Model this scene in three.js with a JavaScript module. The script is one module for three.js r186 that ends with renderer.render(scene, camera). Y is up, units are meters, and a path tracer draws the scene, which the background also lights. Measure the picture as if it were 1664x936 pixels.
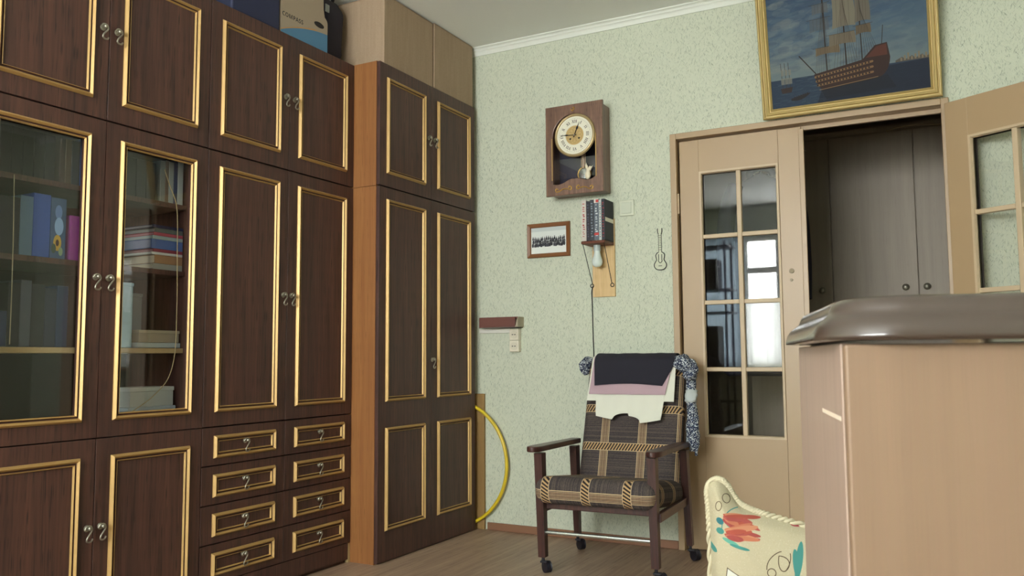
import * as THREE from 'three';
import { RoundedBoxGeometry } from 'three/addons/geometries/RoundedBoxGeometry.js';
import { mergeGeometries } from 'three/addons/utils/BufferGeometryUtils.js';
import { RectAreaLightUniformsLib } from 'three/addons/lights/RectAreaLightUniformsLib.js';

// ---------------------------------------------------------------- camera, sky, light, exposure
const scene = new THREE.Scene();
const R = THREE.MathUtils.degToRad;
const camera = new THREE.PerspectiveCamera(37.826, 1664 / 936, 0.05, 60);
camera.position.set(0, 0.92, 4);
camera.rotation.order = 'YXZ';
camera.rotation.set(R(4.7348), R(28.2106), R(-0.3812));
camera.focus = 4.2;
camera.userData.fStop = 16;
const renderer = new THREE.WebGLRenderer({ antialias: true });
renderer.toneMapping = THREE.LinearToneMapping;
renderer.toneMappingExposure = 1.12;
renderer.shadowMap.enabled = true;
scene.background = new THREE.Color().setRGB(6, 6.2, 6.3);          // overcast daylight outside
RectAreaLightUniformsLib.init();
function daylight(x, y, z, w, h, k) {                                  // daylight entering a window, the size of its opening
  const l = new THREE.RectAreaLight(new THREE.Color().setRGB(0.97, 1.0, 1.0), k, w, h);
  l.position.set(x, y, z); l.lookAt(x, y, z - 1); scene.add(l);
}
const REAR = 5.8;
daylight(-1.475, 1.55, REAR + 0.16, 2.5, 1.5, 29);

// ---------------------------------------------------------------- helpers
let seed = 7;
function rnd() { seed = (seed * 1664525 + 1013904223) % 4294967296; return seed / 4294967296; }
const rr = (a, b) => a + (b - a) * rnd();
function hash(x, y, s) { let h = (x * 374761393 + y * 668265263 + s * 2147483647) | 0; h = Math.imul(h ^ (h >>> 13), 1274126177); return ((h ^ (h >>> 16)) >>> 0) / 4294967296; }
function vnoise(x, y, px, py, s) {                                     // value noise, repeating every px, py cells
  const xi = Math.floor(x), yi = Math.floor(y), fx = x - xi, fy = y - yi, u = fx * fx * (3 - 2 * fx), v = fy * fy * (3 - 2 * fy);
  const m = (a, p) => ((a % p) + p) % p;
  const a = hash(m(xi, px), m(yi, py), s), b = hash(m(xi + 1, px), m(yi, py), s), c = hash(m(xi, px), m(yi + 1, py), s), d = hash(m(xi + 1, px), m(yi + 1, py), s);
  return a + (b - a) * u + (c - a) * v + (a - b - c + d) * u * v;
}
function texture(w, h, fn, srgb = true) {
  const data = new Uint8Array(w * h * 4);
  for (let y = 0; y < h; y++) for (let x = 0; x < w; x++) {
    const c = fn(x / w, y / h), i = (y * w + x) * 4;
    data[i] = Math.max(0, Math.min(255, c[0])); data[i + 1] = Math.max(0, Math.min(255, c[1])); data[i + 2] = Math.max(0, Math.min(255, c[2])); data[i + 3] = 255;
  }
  return finish(new THREE.DataTexture(data, w, h, THREE.RGBAFormat), srgb);
}
function finish(t, srgb = true) {
  t.wrapS = t.wrapT = THREE.RepeatWrapping; t.magFilter = THREE.LinearFilter; t.minFilter = THREE.LinearMipmapLinearFilter;
  if (srgb) t.colorSpace = THREE.SRGBColorSpace;
  t.needsUpdate = true; return t;
}
function canvasTex(w, h, draw, srgb = true) {
  const c = document.createElement('canvas'); c.width = w; c.height = h;
  draw(c.getContext('2d'), w, h);
  return finish(new THREE.CanvasTexture(c), srgb);
}
const per = (t, mx, my = mx) => { t.repeat.set(1 / mx, 1 / my); return t; };   // uv in metres: the picture covers mx by my metres
const mat = (o) => new THREE.MeshStandardMaterial({ side: THREE.DoubleSide, ...o });
const phys = (o) => new THREE.MeshPhysicalMaterial({ side: THREE.DoubleSide, ...o });

const used = {};
function numbered(n) { used[n] = (used[n] ?? -1) + 1; return used[n] ? `${n}_${String(used[n]).padStart(3, '0')}` : n; }
function shade(o) { o.castShadow = o.receiveShadow = true; return o; }
function thing(name, label, category, pos = [0, 0, 0], turn = 0, group) {
  const o = new THREE.Group(); o.name = numbered(name); o.position.set(...pos); o.rotation.y = turn;
  o.userData = { label, category }; if (group) o.userData.group = group; scene.add(o); return o;
}
function part(name, geo, m, parent, label) {
  const o = shade(new THREE.Mesh(Array.isArray(geo) ? merge(geo) : geo, m));
  const same = parent.children.filter((c) => c.name.replace(/_\d{3}$/, '') === name).length;
  o.name = same ? `${name}_${String(same).padStart(3, '0')}` : name; if (label) o.userData.label = label;
  parent.add(o); return o;
}
function single(name, label, category, geo, m, group) {
  const o = shade(new THREE.Mesh(Array.isArray(geo) ? merge(geo) : geo, m)); o.name = numbered(name);
  o.userData = { label, category }; if (group) o.userData.group = group; scene.add(o); return o;
}
function struct(name, geo, m) {
  const o = geo ? shade(new THREE.Mesh(Array.isArray(geo) ? merge(geo) : geo, m)) : new THREE.Group();
  o.name = name; o.userData = { kind: 'structure' }; scene.add(o); return o;
}
function merge(list) {
  return mergeGeometries(list.map((g) => { g = g.index ? g.toNonIndexed() : g; for (const k of Object.keys(g.attributes)) if (!['position', 'normal', 'uv'].includes(k)) g.deleteAttribute(k); if (!g.attributes.uv) g.setAttribute('uv', new THREE.BufferAttribute(new Float32Array(g.attributes.position.count * 2), 2)); return g; }));
}
function uvm(g, swap = false) {                                        // uv in metres by the main direction of each face
  g = g.index ? g.toNonIndexed() : g;
  const p = g.attributes.position, uv = new Float32Array(p.count * 2), A = new THREE.Vector3(), B = new THREE.Vector3(), C = new THREE.Vector3();
  for (let i = 0; i < p.count; i += 3) {
    A.fromBufferAttribute(p, i); B.fromBufferAttribute(p, i + 1); C.fromBufferAttribute(p, i + 2);
    const n = B.clone().sub(A).cross(C.clone().sub(A)), ax = Math.abs(n.x), ay = Math.abs(n.y), az = Math.abs(n.z);
    [A, B, C].forEach((v, k) => {
      let s, t;
      if (ax >= ay && ax >= az) { s = v.z; t = v.y; } else if (ay >= az) { s = v.z; t = v.x; } else { s = v.x; t = v.y; }
      if (swap) [s, t] = [t, s];
      uv[(i + k) * 2] = s; uv[(i + k) * 2 + 1] = t;
    });
  }
  g.setAttribute('uv', new THREE.BufferAttribute(uv, 2)); return g;
}
// box between two corners
function bx(x0, x1, y0, y1, z0, z1, r = 0, swap = false) {
  const w = x1 - x0, h = y1 - y0, d = z1 - z0;
  const g = r ? new RoundedBoxGeometry(w, h, d, 2, Math.min(r, w / 2.01, h / 2.01, d / 2.01)) : new THREE.BoxGeometry(w, h, d);
  g.translate((x0 + x1) / 2, (y0 + y1) / 2, (z0 + z1) / 2); return uvm(g, swap);
}
const V = (x, y, z) => new THREE.Vector3(x, y, z);
function tube(pts, r, seg = 24, rad = 8) { return new THREE.TubeGeometry(new THREE.CatmullRomCurve3(pts.map((p) => V(...p))), seg, r, rad); }
function rod(a, b, r0, r1 = r0, n = 12) {
  const A = V(...a), B = V(...b), g = new THREE.CylinderGeometry(r1, r0, A.distanceTo(B), n);
  g.applyQuaternion(new THREE.Quaternion().setFromUnitVectors(V(0, 1, 0), B.clone().sub(A).normalize())); g.translate(...A.add(B).multiplyScalar(0.5).toArray()); return g;
}
// bar with rectangular section tapering from a to b
function taper(a, b, w0, d0, w1, d1) {
  const g = new THREE.BoxGeometry(1, 1, 1), p = g.attributes.position;
  for (let i = 0; i < p.count; i++) {
    const t = p.getY(i) + 0.5, w = w0 + (w1 - w0) * t, d = d0 + (d1 - d0) * t;
    p.setXYZ(i, a[0] + (b[0] - a[0]) * t + p.getX(i) * w, a[1] + (b[1] - a[1]) * t, a[2] + (b[2] - a[2]) * t + p.getZ(i) * d);
  }
  g.computeVertexNormals(); return uvm(g);
}
// mitred frame in the XY plane facing +z: outer size W x H, profile = [inset, height] from outside to inside
function frame(W, H, profile, cx = 0, cy = 0, cz = 0) {
  const pos = [], uv = [];
  const c = (i, k) => [(k === 0 || k === 3 ? -1 : 1) * (W / 2 - i), (k < 2 ? -1 : 1) * (H / 2 - i)];
  for (let s = 0; s < profile.length - 1; s++) for (let k = 0; k < 4; k++) {
    const [i0, h0] = profile[s], [i1, h1] = profile[s + 1], a = c(i0, k), b = c(i0, (k + 1) % 4), d = c(i1, (k + 1) % 4), e = c(i1, k);
    const q = [[...a, h0], [...b, h0], [...d, h1], [...e, h1]];
    for (const j of [0, 1, 2, 0, 2, 3]) { pos.push(q[j][0] + cx, q[j][1] + cy, q[j][2] + cz); k % 2 ? uv.push(q[j][0], q[j][1]) : uv.push(q[j][1], q[j][0]); }
  }
  const g = new THREE.BufferGeometry(); g.setAttribute('position', new THREE.Float32BufferAttribute(pos, 3)); g.setAttribute('uv', new THREE.Float32BufferAttribute(uv, 2));
  g.computeVertexNormals(); return g;
}
function extrude(shape, depth, bevel = 0, seg = 2) {
  const g = new THREE.ExtrudeGeometry(shape, { depth: depth - 2 * bevel, bevelEnabled: bevel > 0, bevelThickness: bevel, bevelSize: bevel, bevelOffset: -bevel, bevelSegments: seg, curveSegments: 24 });
  g.translate(0, 0, bevel); return g;
}
const rectShape = (x0, x1, y0, y1) => new THREE.Shape([new THREE.Vector2(x0, y0), new THREE.Vector2(x1, y0), new THREE.Vector2(x1, y1), new THREE.Vector2(x0, y1)]);
const rectPath = (x0, x1, y0, y1) => new THREE.Path([new THREE.Vector2(x0, y0), new THREE.Vector2(x0, y1), new THREE.Vector2(x1, y1), new THREE.Vector2(x1, y0)]);

// ---------------------------------------------------------------- materials
function woodTex(c0, c1, c2, s, fine = 1) {                            // grain runs along v
  return texture(512, 512, (u, v) => {
    const warp = vnoise(u * 6, v * 3, 6, 3, s) * 0.03;
    const a = vnoise((u + warp) * 24, v * 2, 24, 2, s + 1), b = vnoise((u + warp) * 90, v * 5, 90, 5, s + 2), d = vnoise(u * 220, v * 14, 220, 14, s + 3);
    const t = Math.min(1, Math.max(0, 0.5 * a + 0.5 * b * fine)), k = d > 0.72 ? (d - 0.72) * 2.4 * fine : 0;
    return [0, 1, 2].map((i) => (c0[i] + (c1[i] - c0[i]) * t) * (1 - k) + c2[i] * k);
  });
}
const T = {
  dark: per(woodTex([56, 36, 32], [100, 65, 52], [26, 15, 14], 11), 0.5, 0.9),
  orange: per(woodTex([138, 88, 46], [164, 112, 62], [106, 66, 34], 31, 0.7), 0.5, 0.8),
  tan: per(woodTex([129, 105, 84], [136, 111, 89], [124, 99, 79], 51, 0.4), 0.2, 0.9),
  mauve: per(woodTex([152, 130, 116], [166, 142, 126], [138, 116, 102], 61, 0.5), 0.25, 0.9),
  pale: per(woodTex([206, 172, 120], [226, 196, 146], [176, 140, 92], 71, 0.8), 0.3, 0.6),
  floor: per(woodTex([142, 116, 96], [186, 160, 136], [112, 88, 72], 91), 0.7, 1.3),
  mahogany: per(woodTex([48, 26, 24], [82, 46, 38], [22, 10, 10], 101), 0.3, 0.6),
  clock: per(woodTex([94, 68, 56], [146, 110, 88], [58, 40, 34], 121), 0.2, 0.35),
};
const M = {
  dark: phys({ map: T.dark, roughness: 0.5, clearcoat: 0.12, clearcoatRoughness: 0.35 }),
  gold: phys({ color: 0xb8955c, roughness: 0.42, metalness: 0.35 }),
  groove: mat({ color: 0x4a2a20, roughness: 0.5 }),
  orange: mat({ map: T.orange, roughness: 0.55 }),
  darkInside: mat({ color: 0x3a2620, roughness: 0.7 }),
  chip: mat({ color: 0xb0986a, roughness: 0.8 }),
  tan: mat({ map: T.tan, roughness: 0.5 }),
  mauve: mat({ map: T.mauve, roughness: 0.45 }),
  pale: mat({ map: T.pale, roughness: 0.6 }),
  mahogany: phys({ map: T.mahogany, roughness: 0.38, clearcoat: 0.3, clearcoatRoughness: 0.25 }),
  clockWood: phys({ map: T.clock, roughness: 0.4, clearcoat: 0.25, clearcoatRoughness: 0.3 }),
  brass: mat({ color: 0xa09c8e, roughness: 0.32, metalness: 0.85 }),
  brightBrass: mat({ color: 0xc9a050, roughness: 0.3, metalness: 0.9 }),
  chrome: mat({ color: 0xd8dedb, roughness: 0.22, metalness: 0.9 }),
  black: mat({ color: 0x17151a, roughness: 0.6 }),
  rubber: mat({ color: 0x1d1c26, roughness: 0.45 }),
  white: mat({ color: 0xe4e2d6, roughness: 0.5 }),
  ceiling: mat({ color: 0xeceee8, roughness: 0.9 }),
  pane: phys({ color: 0xffffff, transmission: 1, thickness: 0, roughness: 0.02, ior: 1.52 }),
  doorPaint: phys({ color: 0xae9370, roughness: 0.42, clearcoat: 0.25, clearcoatRoughness: 0.35 }),
  doorBead: mat({ color: 0xc6b091, roughness: 0.5 }),
  paper: mat({ color: 0xe0dccb, roughness: 0.85 }),
  card: mat({ map: per(texture(256, 256, (u, v) => { const n = vnoise(u * 50, v * 3, 50, 3, 5) * 8 + vnoise(u * 128, v * 128, 128, 128, 6) * 8; return [156 + n, 133 + n, 108 + n]; }), 0.4), roughness: 0.85 }),
};

// wallpaper: pale green with short dark furrows, as in bark
const furrows = (g, w, h, ink, light) => {
  seed = 99;
  for (let i = 0; i < 7600; i++) {
    const x = rr(0, w), y = rr(0, h), a = Math.PI / 2 + rr(-0.75, 0.75), l = rr(5, 24) * (rnd() < 0.12 ? 2 : 1);
    g.strokeStyle = i % 5 < 2 ? light(rnd()) : ink(rnd()); g.lineWidth = rr(1, 2.4);
    for (const dx of [0, -w, w]) for (const dy of [0, -h, h]) {
      if (x + dx < -60 || x + dx > w + 60 || y + dy < -60 || y + dy > h + 60) continue;
      g.beginPath(); g.moveTo(x + dx, y + dy); g.quadraticCurveTo(x + dx + Math.cos(a) * l / 2 + 3, y + dy + Math.sin(a) * l / 2, x + dx + Math.cos(a) * l, y + dy + Math.sin(a) * l); g.stroke();
    }
  }
};
const wallMap = per(canvasTex(1024, 1024, (g, w, h) => {
  g.fillStyle = 'rgb(203,208,188)'; g.fillRect(0, 0, w, h);
  furrows(g, w, h, (r) => `rgba(92,110,92,${0.14 + 0.5 * r * r})`, (r) => `rgba(226,232,206,${0.2 + 0.4 * r})`);
}), 0.62);
const wallBump = per(canvasTex(1024, 1024, (g, w, h) => {
  g.fillStyle = '#808080'; g.fillRect(0, 0, w, h);
  furrows(g, w, h, (r) => `rgba(20,20,20,${0.3 + 0.5 * r * r})`, (r) => `rgba(235,235,235,${0.2 + 0.4 * r})`);
}, false), 0.62);
M.wall = mat({ map: wallMap, bumpMap: wallBump, bumpScale: 0.0025, roughness: 0.82 });
M.floor = phys({ map: T.floor, roughness: 0.5, clearcoat: 0.15, clearcoatRoughness: 0.4 });
M.plaster = mat({ color: 0xb5aa9e, roughness: 0.9 });

// ---------------------------------------------------------------- the room
const CEIL = 2.665, LEFT = -2.93, RIGHT = 1.35, DX0 = -1.212, DX1 = -0.045, DTOP = 1.989;
{
  // floor boards run away from the windows: grain along z
  struct('floor', [bx(LEFT - 0.1, RIGHT + 0.1, -0.06, 0, -0.119, REAR + 0.12, 0, true)].map((g) => uvm(g, true)), M.floor);
  struct('ceiling', bx(LEFT - 0.1, RIGHT + 0.1, CEIL, CEIL + 0.1, -0.119, REAR + 0.12), M.ceiling);
  struct('wall_left', bx(LEFT - 0.1, LEFT, 0, CEIL, -0.119, REAR + 0.12), M.wall);
  struct('wall_right', bx(RIGHT, RIGHT + 0.1, 0, CEIL, -0.119, REAR + 0.12), M.wall);
  const back = new THREE.Shape([[LEFT, 0], [DX0 - 0.02, 0], [DX0 - 0.02, DTOP + 0.02], [DX1 + 0.02, DTOP + 0.02], [DX1 + 0.02, 0], [RIGHT, 0], [RIGHT, CEIL], [LEFT, CEIL]].map((p) => new THREE.Vector2(...p)));
  struct('wall_back', uvm(extrude(back, 0.119).translate(0, 0, -0.119)), M.wall);
  const rear = rectShape(LEFT, RIGHT, 0, CEIL);
  rear.holes.push(rectPath(-2.75, -0.2, 0.8, 2.3));
  struct('wall_rear', uvm(extrude(rear, 0.12).translate(0, 0, REAR)), M.wall);
  // crown moulding along the back wall
  const cr = new THREE.Shape(); cr.moveTo(0, 0); cr.lineTo(0.006, 0); cr.lineTo(0.008, 0.006); cr.quadraticCurveTo(0.012, 0.022, 0.02, 0.024); cr.lineTo(0.02, 0.03); cr.quadraticCurveTo(0.022, 0.036, 0.034, 0.038); cr.lineTo(0.036, 0.044); cr.lineTo(0, 0.044); cr.closePath();
  const cg = new THREE.ExtrudeGeometry(cr, { depth: RIGHT - LEFT, bevelEnabled: false, curveSegments: 6 }); cg.rotateY(Math.PI / 2); cg.scale(1, 1, -1); cg.translate(LEFT, CEIL - 0.0445, 0.0005);
  { const p = cg.attributes.position; for (let i = 0; i < p.count; i++) p.setZ(i, Math.abs(p.getZ(i)) + 0); cg.computeVertexNormals(); }
  struct('trim_1', cg, mat({ color: 0xe2e5db, roughness: 0.6 }));
  struct('baseboard_back', bx(-2.30, DX0 - 0.034, 0.0005, 0.04, 0.0005, 0.012, 0.003), mat({ color: 0x8a6248, roughness: 0.5 }));
  // door casing and jambs
  const casing = [bx(DX0 - 0.032, DX0 - 0.001, 0, DTOP + 0.03, 0.0005, 0.018, 0.003), bx(DX1 + 0.001, DX1 + 0.032, 0, DTOP + 0.03, 0.0005, 0.018, 0.003), bx(DX0 - 0.001, DX1 + 0.001, DTOP + 0.001, DTOP + 0.03, 0.0005, 0.018, 0.003),
    bx(DX0 - 0.018, DX0 - 0.001, 0, DTOP + 0.018, -0.118, 0.0005), bx(DX1 + 0.001, DX1 + 0.018, 0, DTOP + 0.018, -0.118, 0.0005), bx(DX0 - 0.001, DX1 + 0.001, DTOP + 0.001, DTOP + 0.018, -0.118, 0.0005), bx(DX0, DX1, DTOP - 0.018, DTOP + 0.001, -0.06, -0.045)];
  struct('trim_2', casing, M.doorPaint);
}
// windows in the wall behind the camera (seen mirrored in the door glass)
function windowUnit(name, x0, x1, y0, y1, posts, bars) {
  const o = struct(name), z0 = REAR + 0.03, z1 = REAR + 0.075, wm = M.white;
  part('window_frame', [bx(x0 + 0.001, x0 + 0.05, y0 + 0.001, y1 - 0.001, z0, z1), bx(x1 - 0.05, x1 - 0.001, y0 + 0.001, y1 - 0.001, z0, z1), bx(x0 + 0.05, x1 - 0.05, y0 + 0.001, y0 + 0.05, z0, z1), bx(x0 + 0.05, x1 - 0.05, y1 - 0.05, y1 - 0.001, z0, z1)], wm, o);
  for (const p of posts) part('mullion', bx(p - 0.045, p + 0.045, y0 + 0.05, y1 - 0.05, z0, z1), wm, o);
  for (const [a, b, y] of bars) part('transom', bx(a, b, y - 0.035, y + 0.035, z0 + 0.002, z1 - 0.002), wm, o);
  part('pane', bx(x0 + 0.05, x1 - 0.05, y0 + 0.05, y1 - 0.05, REAR + 0.05, REAR + 0.054), M.pane, o);
  part('window_sill', bx(x0 - 0.04, x1 + 0.04, y0 - 0.03, y0 - 0.001, REAR - 0.18, REAR - 0.001, 0.005), wm, o);
}
windowUnit('window_1', -2.75, -0.2, 0.8, 2.3, [-2.23, -1.82, -0.72], [[-2.185, -1.865, 1.91], [-0.675, -0.25, 1.91]]);
{
  // sheer curtain over the lower half of the window
  const g = new THREE.PlaneGeometry(1.98, 0.72, 160, 2), p = g.attributes.position;
  for (let i = 0; i < p.count; i++) p.setZ(i, 0.012 * Math.sin(p.getX(i) * 60) + 0.006 * Math.sin(p.getX(i) * 23 + 1));
  g.computeVertexNormals(); g.translate(-1.2, 1.18, REAR - 0.05);
  const o = single('sheer_curtain', 'white sheer half curtain over the lower part of the window behind the viewer', 'curtain', g, phys({ color: 0xf2f4f0, transmission: 0.55, roughness: 0.95, thickness: 0 }));
  const g2 = new THREE.PlaneGeometry(0.56, 1.62, 90, 2), p2 = g2.attributes.position;
  for (let i = 0; i < p2.count; i++) p2.setZ(i, 0.016 * Math.sin(p2.getX(i) * 75) + 0.008 * Math.sin(p2.getX(i) * 31));
  g2.computeVertexNormals(); g2.translate(-2.5, 1.53, REAR - 0.05);
  single('side_curtain', 'grey blue translucent curtain at the left end of the window behind the viewer', 'curtain', g2, phys({ color: 0x8f9ea6, transmission: 0.35, roughness: 0.95, thickness: 0 }));
  o.add(Object.assign(part('curtain_rod', rod([-2.22, 1.545, REAR - 0.05], [-0.18, 1.545, REAR - 0.05], 0.008), M.brass, o)));
}
{
  // open rack with dark boxes beside the window, also seen only mirrored
  const t = thing('storage_rack', 'dark open rack beside the window behind the viewer', 'rack', [-2.5, 0, REAR - 0.3]);
  for (const [x, z] of [[-0.2, -0.15], [0.17, -0.15], [-0.2, 0.15], [0.17, 0.15]]) part('post', rod([x, 0, z], [x, 2.22, z], 0.014), M.black, t);
  for (const y of [0.4, 0.74, 1.4, 1.66, 2.15]) part('shelf', bx(-0.24, 0.22, y, y + 0.02, -0.17, 0.17), M.black, t);
  for (const [y, h, n] of [[0.761, 0.5, 'lower'], [1.681, 0.34, 'upper']]) single('speaker_box', `black box on the ${n} shelf of the rack beside the window`, 'speaker', bx(-2.66, -2.43, y, y + h, REAR - 0.44, REAR - 0.18, 0.01), M.black);
}
// ---------------------------------------------------------------- the corridor behind the door
{
  struct('floor_corridor', bx(-2.2, 1.0, -0.06, 0, -1.9, -0.12, 0), M.floor);
  struct('ceiling_corridor', bx(-2.2, 1.0, CEIL, CEIL + 0.1, -1.9, -0.12), M.plaster);
  struct('wall_corridor_back', bx(-2.2, 1.0, 0, CEIL, -1.95, -1.9), M.plaster);
  struct('wall_corridor_left', bx(-2.25, -2.2, 0, CEIL, -1.95, -0.12), M.plaster);
  struct('wall_corridor_right', bx(1.0, 1.05, 0, CEIL, -1.95, -0.12), M.plaster);
  const grey = mat({ map: per(woodTex([164, 152, 136], [182, 170, 154], [146, 132, 118], 141, 0.4), 0.6, 1), roughness: 0.55 });
  const t = thing('hall_wardrobe', 'tall grey brown wardrobe with round knobs in the corridor behind the open doorway', 'wardrobe', [0, 0, -1.2]);
  part('carcass', [bx(-1.15, 0.7, 0, 2.24, -0.6, -0.021)], grey, t);
  const seams = [-1.15, -0.658, -0.207, 0.244, 0.7];
  for (let k = 0; k < 4; k++) {
    const d = part('door', bx(seams[k] + 0.0035, seams[k + 1] - 0.0035, 0.06, 2.2, -0.02, 0, 0.002), grey, t);
    const kx = k === 1 ? -0.275 : k === 2 ? -0.167 : k === 3 ? 0.3 : -0.72;
    part('knob', new THREE.LatheGeometry([[0, 0.03], [0.012, 0.029], [0.017, 0.022], [0.014, 0.014], [0.008, 0.01], [0.01, 0.004], [0.019, 0.002], [0.02, 0]].map((p) => new THREE.Vector2(...p)), 20).rotateX(Math.PI / 2).translate(kx, 1.3, 0.0005), M.brass, d);
  }
  single('cable', 'thin pale cable strung across the top of the corridor wardrobe', 'cable', tube([[-0.34, 2.20, -1.185], [-0.28, 2.212, -1.18], [-0.2, 2.216, -1.18], [-0.07, 2.203, -1.185], [0.1, 2.19, -1.19]], 0.004), mat({ color: 0xb8a98c, roughness: 0.6 }));
  // hanging coat: a soft body with shoulders, hem and a sleeve
  const prof = [[0, 0.0], [0.05, -0.02], [0.13, -0.07], [0.17, -0.16], [0.175, -0.4], [0.19, -0.75], [0.2, -1.02], [0.18, -1.04], [0, -1.04]].map((p) => new THREE.Vector2(...p));
  const body = new THREE.LatheGeometry(prof, 28), p = body.attributes.position;
  for (let i = 0; i < p.count; i++) { const a = Math.atan2(p.getZ(i), p.getX(i)), k = 1 + 0.07 * Math.sin(a * 7) * Math.min(1, -p.getY(i)); p.setXYZ(i, p.getX(i) * k, p.getY(i), p.getZ(i) * 0.45 * k); }
  body.computeVertexNormals();
  const navy = mat({ color: 0x20202e, roughness: 0.9 });
  const c = thing('coat', 'dark navy coat hanging in the corridor beside the edge of the glazed door', 'coat', [-0.885, 1.86, -0.36], 0.25);
  part('coat_body', body, navy, c);
  for (const s of [-1, 1]) part('sleeve', tube([[s * 0.12, -0.07, 0.02], [s * 0.17, -0.2, 0.04], [s * 0.185, -0.45, 0.05], [s * 0.18, -0.66, 0.06]], 0.045, 20, 10), navy, c);
  part('collar', new THREE.TorusGeometry(0.055, 0.018, 8, 20).rotateX(1.2).translate(0, -0.01, 0.015), navy, c);
  part('hanger_hook', tube([[0, -0.02, 0], [0, 0.05, 0], [0.02, 0.08, 0], [0.0, 0.1, 0], [-0.02, 0.08, 0]], 0.003), M.chrome, c);
  single('coat_rail', 'metal coat rail in the dark corridor above the navy coat', 'rail', rod([-1.9, 1.95, -0.36], [-0.66, 1.95, -0.36], 0.012), M.chrome);
}
// ---------------------------------------------------------------- glazed double door
function leaf(name, pos, turn, w) {
  const o = struct(name); o.position.set(...pos); o.rotation.y = turn;
  const gx0 = 0.104, gx1 = w - 0.107, gy0 = 0.537, gy1 = 1.82, h = DTOP - 0.009, z0 = -0.04, z1 = 0, d = M.doorPaint;
  part('stile', bx(0.007, gx0, 0.008, h, z0, z1, 0.003), d, o); part('stile', bx(gx1, w - 0.001, 0.008, h, z0, z1, 0.003), d, o);
  part('top_rail', bx(gx0, gx1, gy1, h, z0, z1, 0.0), d, o); part('bottom_rail', bx(gx0, gx1, 0.008, gy0, z0, z1, 0.0), d, o);
  part('bead', [frame(gx1 - gx0, gy1 - gy0, [[0, 0.0], [0.0, 0.006], [0.01, 0.006], [0.014, -0.008]], (gx0 + gx1) / 2, (gy0 + gy1) / 2, 0), frame(gx1 - gx0, gy1 - gy0, [[0, 0], [0.0, 0.004], [0.012, 0.003], [0.014, -0.008]], (gx0 + gx1) / 2, (gy0 + gy1) / 2, 0).scale(1, 1, -1).translate(0, 0, -0.04)], M.doorBead, o);
  const xm = (gx0 + gx1) / 2, rows = [0, 1, 2, 3, 4].map((k) => gy0 + (gy1 - gy0) * k / 4);
  part('vertical_muntin', bx(xm - 0.011, xm + 0.011, gy0, gy1, -0.034, -0.002, 0.004), M.doorBead, o);
  for (const y of rows.slice(1, 4)) part('muntin', [bx(gx0, xm - 0.011, y - 0.01, y + 0.01, -0.033, -0.003, 0.003), bx(xm + 0.011, gx1, y - 0.01, y + 0.01, -0.033, -0.003, 0.003)], M.doorBead, o);
  for (let k = 0; k < 4; k++) for (const [a, b] of [[gx0, xm - 0.011], [xm + 0.011, gx1]]) part('pane', bx(a + 0.001, b - 0.001, rows[k] + 0.0105, rows[k + 1] - 0.0105, -0.021, -0.017), M.pane, o);
  return o;
}
{
  const d1 = leaf('door_1', [DX0 + 0.001, 0, -0.007], 0, 0.587);
  part('meeting_strip', bx(0.575, 0.599, 0.02, DTOP - 0.02, -0.001, 0.007, 0.003), M.doorPaint, d1);
  const lock = new THREE.CylinderGeometry(0.011, 0.012, 0.005, 20).rotateX(Math.PI / 2);
  part('lock_plate', [lock.clone().translate(0.525, 1.31, 0.0025), lock.clone().scale(0.6, 0.6, 1).translate(0.523, 1.268, 0.0025)], mat({ color: 0x97866c, roughness: 0.6 }), d1);
  part('hinge', [rod([-0.002, 1.62, 0.006], [-0.002, 1.72, 0.006], 0.007), rod([-0.002, 0.25, 0.006], [-0.002, 0.35, 0.006], 0.007)], M.doorBead, d1);
  const d2 = leaf('door_2', [DX1 + 0.008, 0, 0.062], R(-31), 0.575);
  part('hinge', [rod([-0.002, 1.62, -0.035], [-0.002, 1.72, -0.035], 0.007), rod([-0.002, 0.25, -0.035], [-0.002, 0.35, -0.035], 0.007)], M.doorBead, d2);
}

// ---------------------------------------------------------------- cabinets along the left wall
const XF = -2.5, QT = Math.PI / 2;
const MOULD = [[0, 0], [0.0005, 0.003], [0.0062, 0.0125], [0.0078, 0.013], [0.0135, 0.005]], GROOVE = [[0.0135, 0.005], [0.015, 0.002], [0.0185, 0.002], [0.0195, 0.006]], BEAD = [[0.0195, 0.006], [0.0208, 0.007], [0.0235, 0.001], [0.024, 0]];
function moulding(d, w, h, cx, cy) {
  part('moulding', [frame(w, h, MOULD, cx, cy, 0.018), frame(w, h, BEAD, cx, cy, 0.018)], M.gold, d, 'golden brown moulding');
  part('groove', frame(w, h, GROOVE, cx, cy, 0.018), M.groove, d, 'dark groove in the moulding');
}
const HANDLE = (() => {                                               // ornate pull: rosette with a swirl hanging from it
  const plate = new THREE.SphereGeometry(0.011, 14, 8).scale(1, 1, 0.35).translate(0, 0.012, 0.002);
  const stud = rod([0, 0.012, 0.002], [0, 0.012, 0.016], 0.004, 0.005, 10);
  const knob = new THREE.SphereGeometry(0.007, 12, 8).translate(0, 0.013, 0.017);
  const swirl = tube([[-0.013, 0.01, 0.012], [-0.008, 0.02, 0.014], [0.005, 0.019, 0.016], [0.009, 0.008, 0.017], [0.001, -0.004, 0.018], [-0.008, -0.016, 0.018], [-0.009, -0.026, 0.017], [-0.001, -0.03, 0.016], [0.009, -0.027, 0.015], [0.013, -0.021, 0.014]], 0.0028, 40, 8);
  return merge([plate, stud, knob, swirl]);
})();
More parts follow.
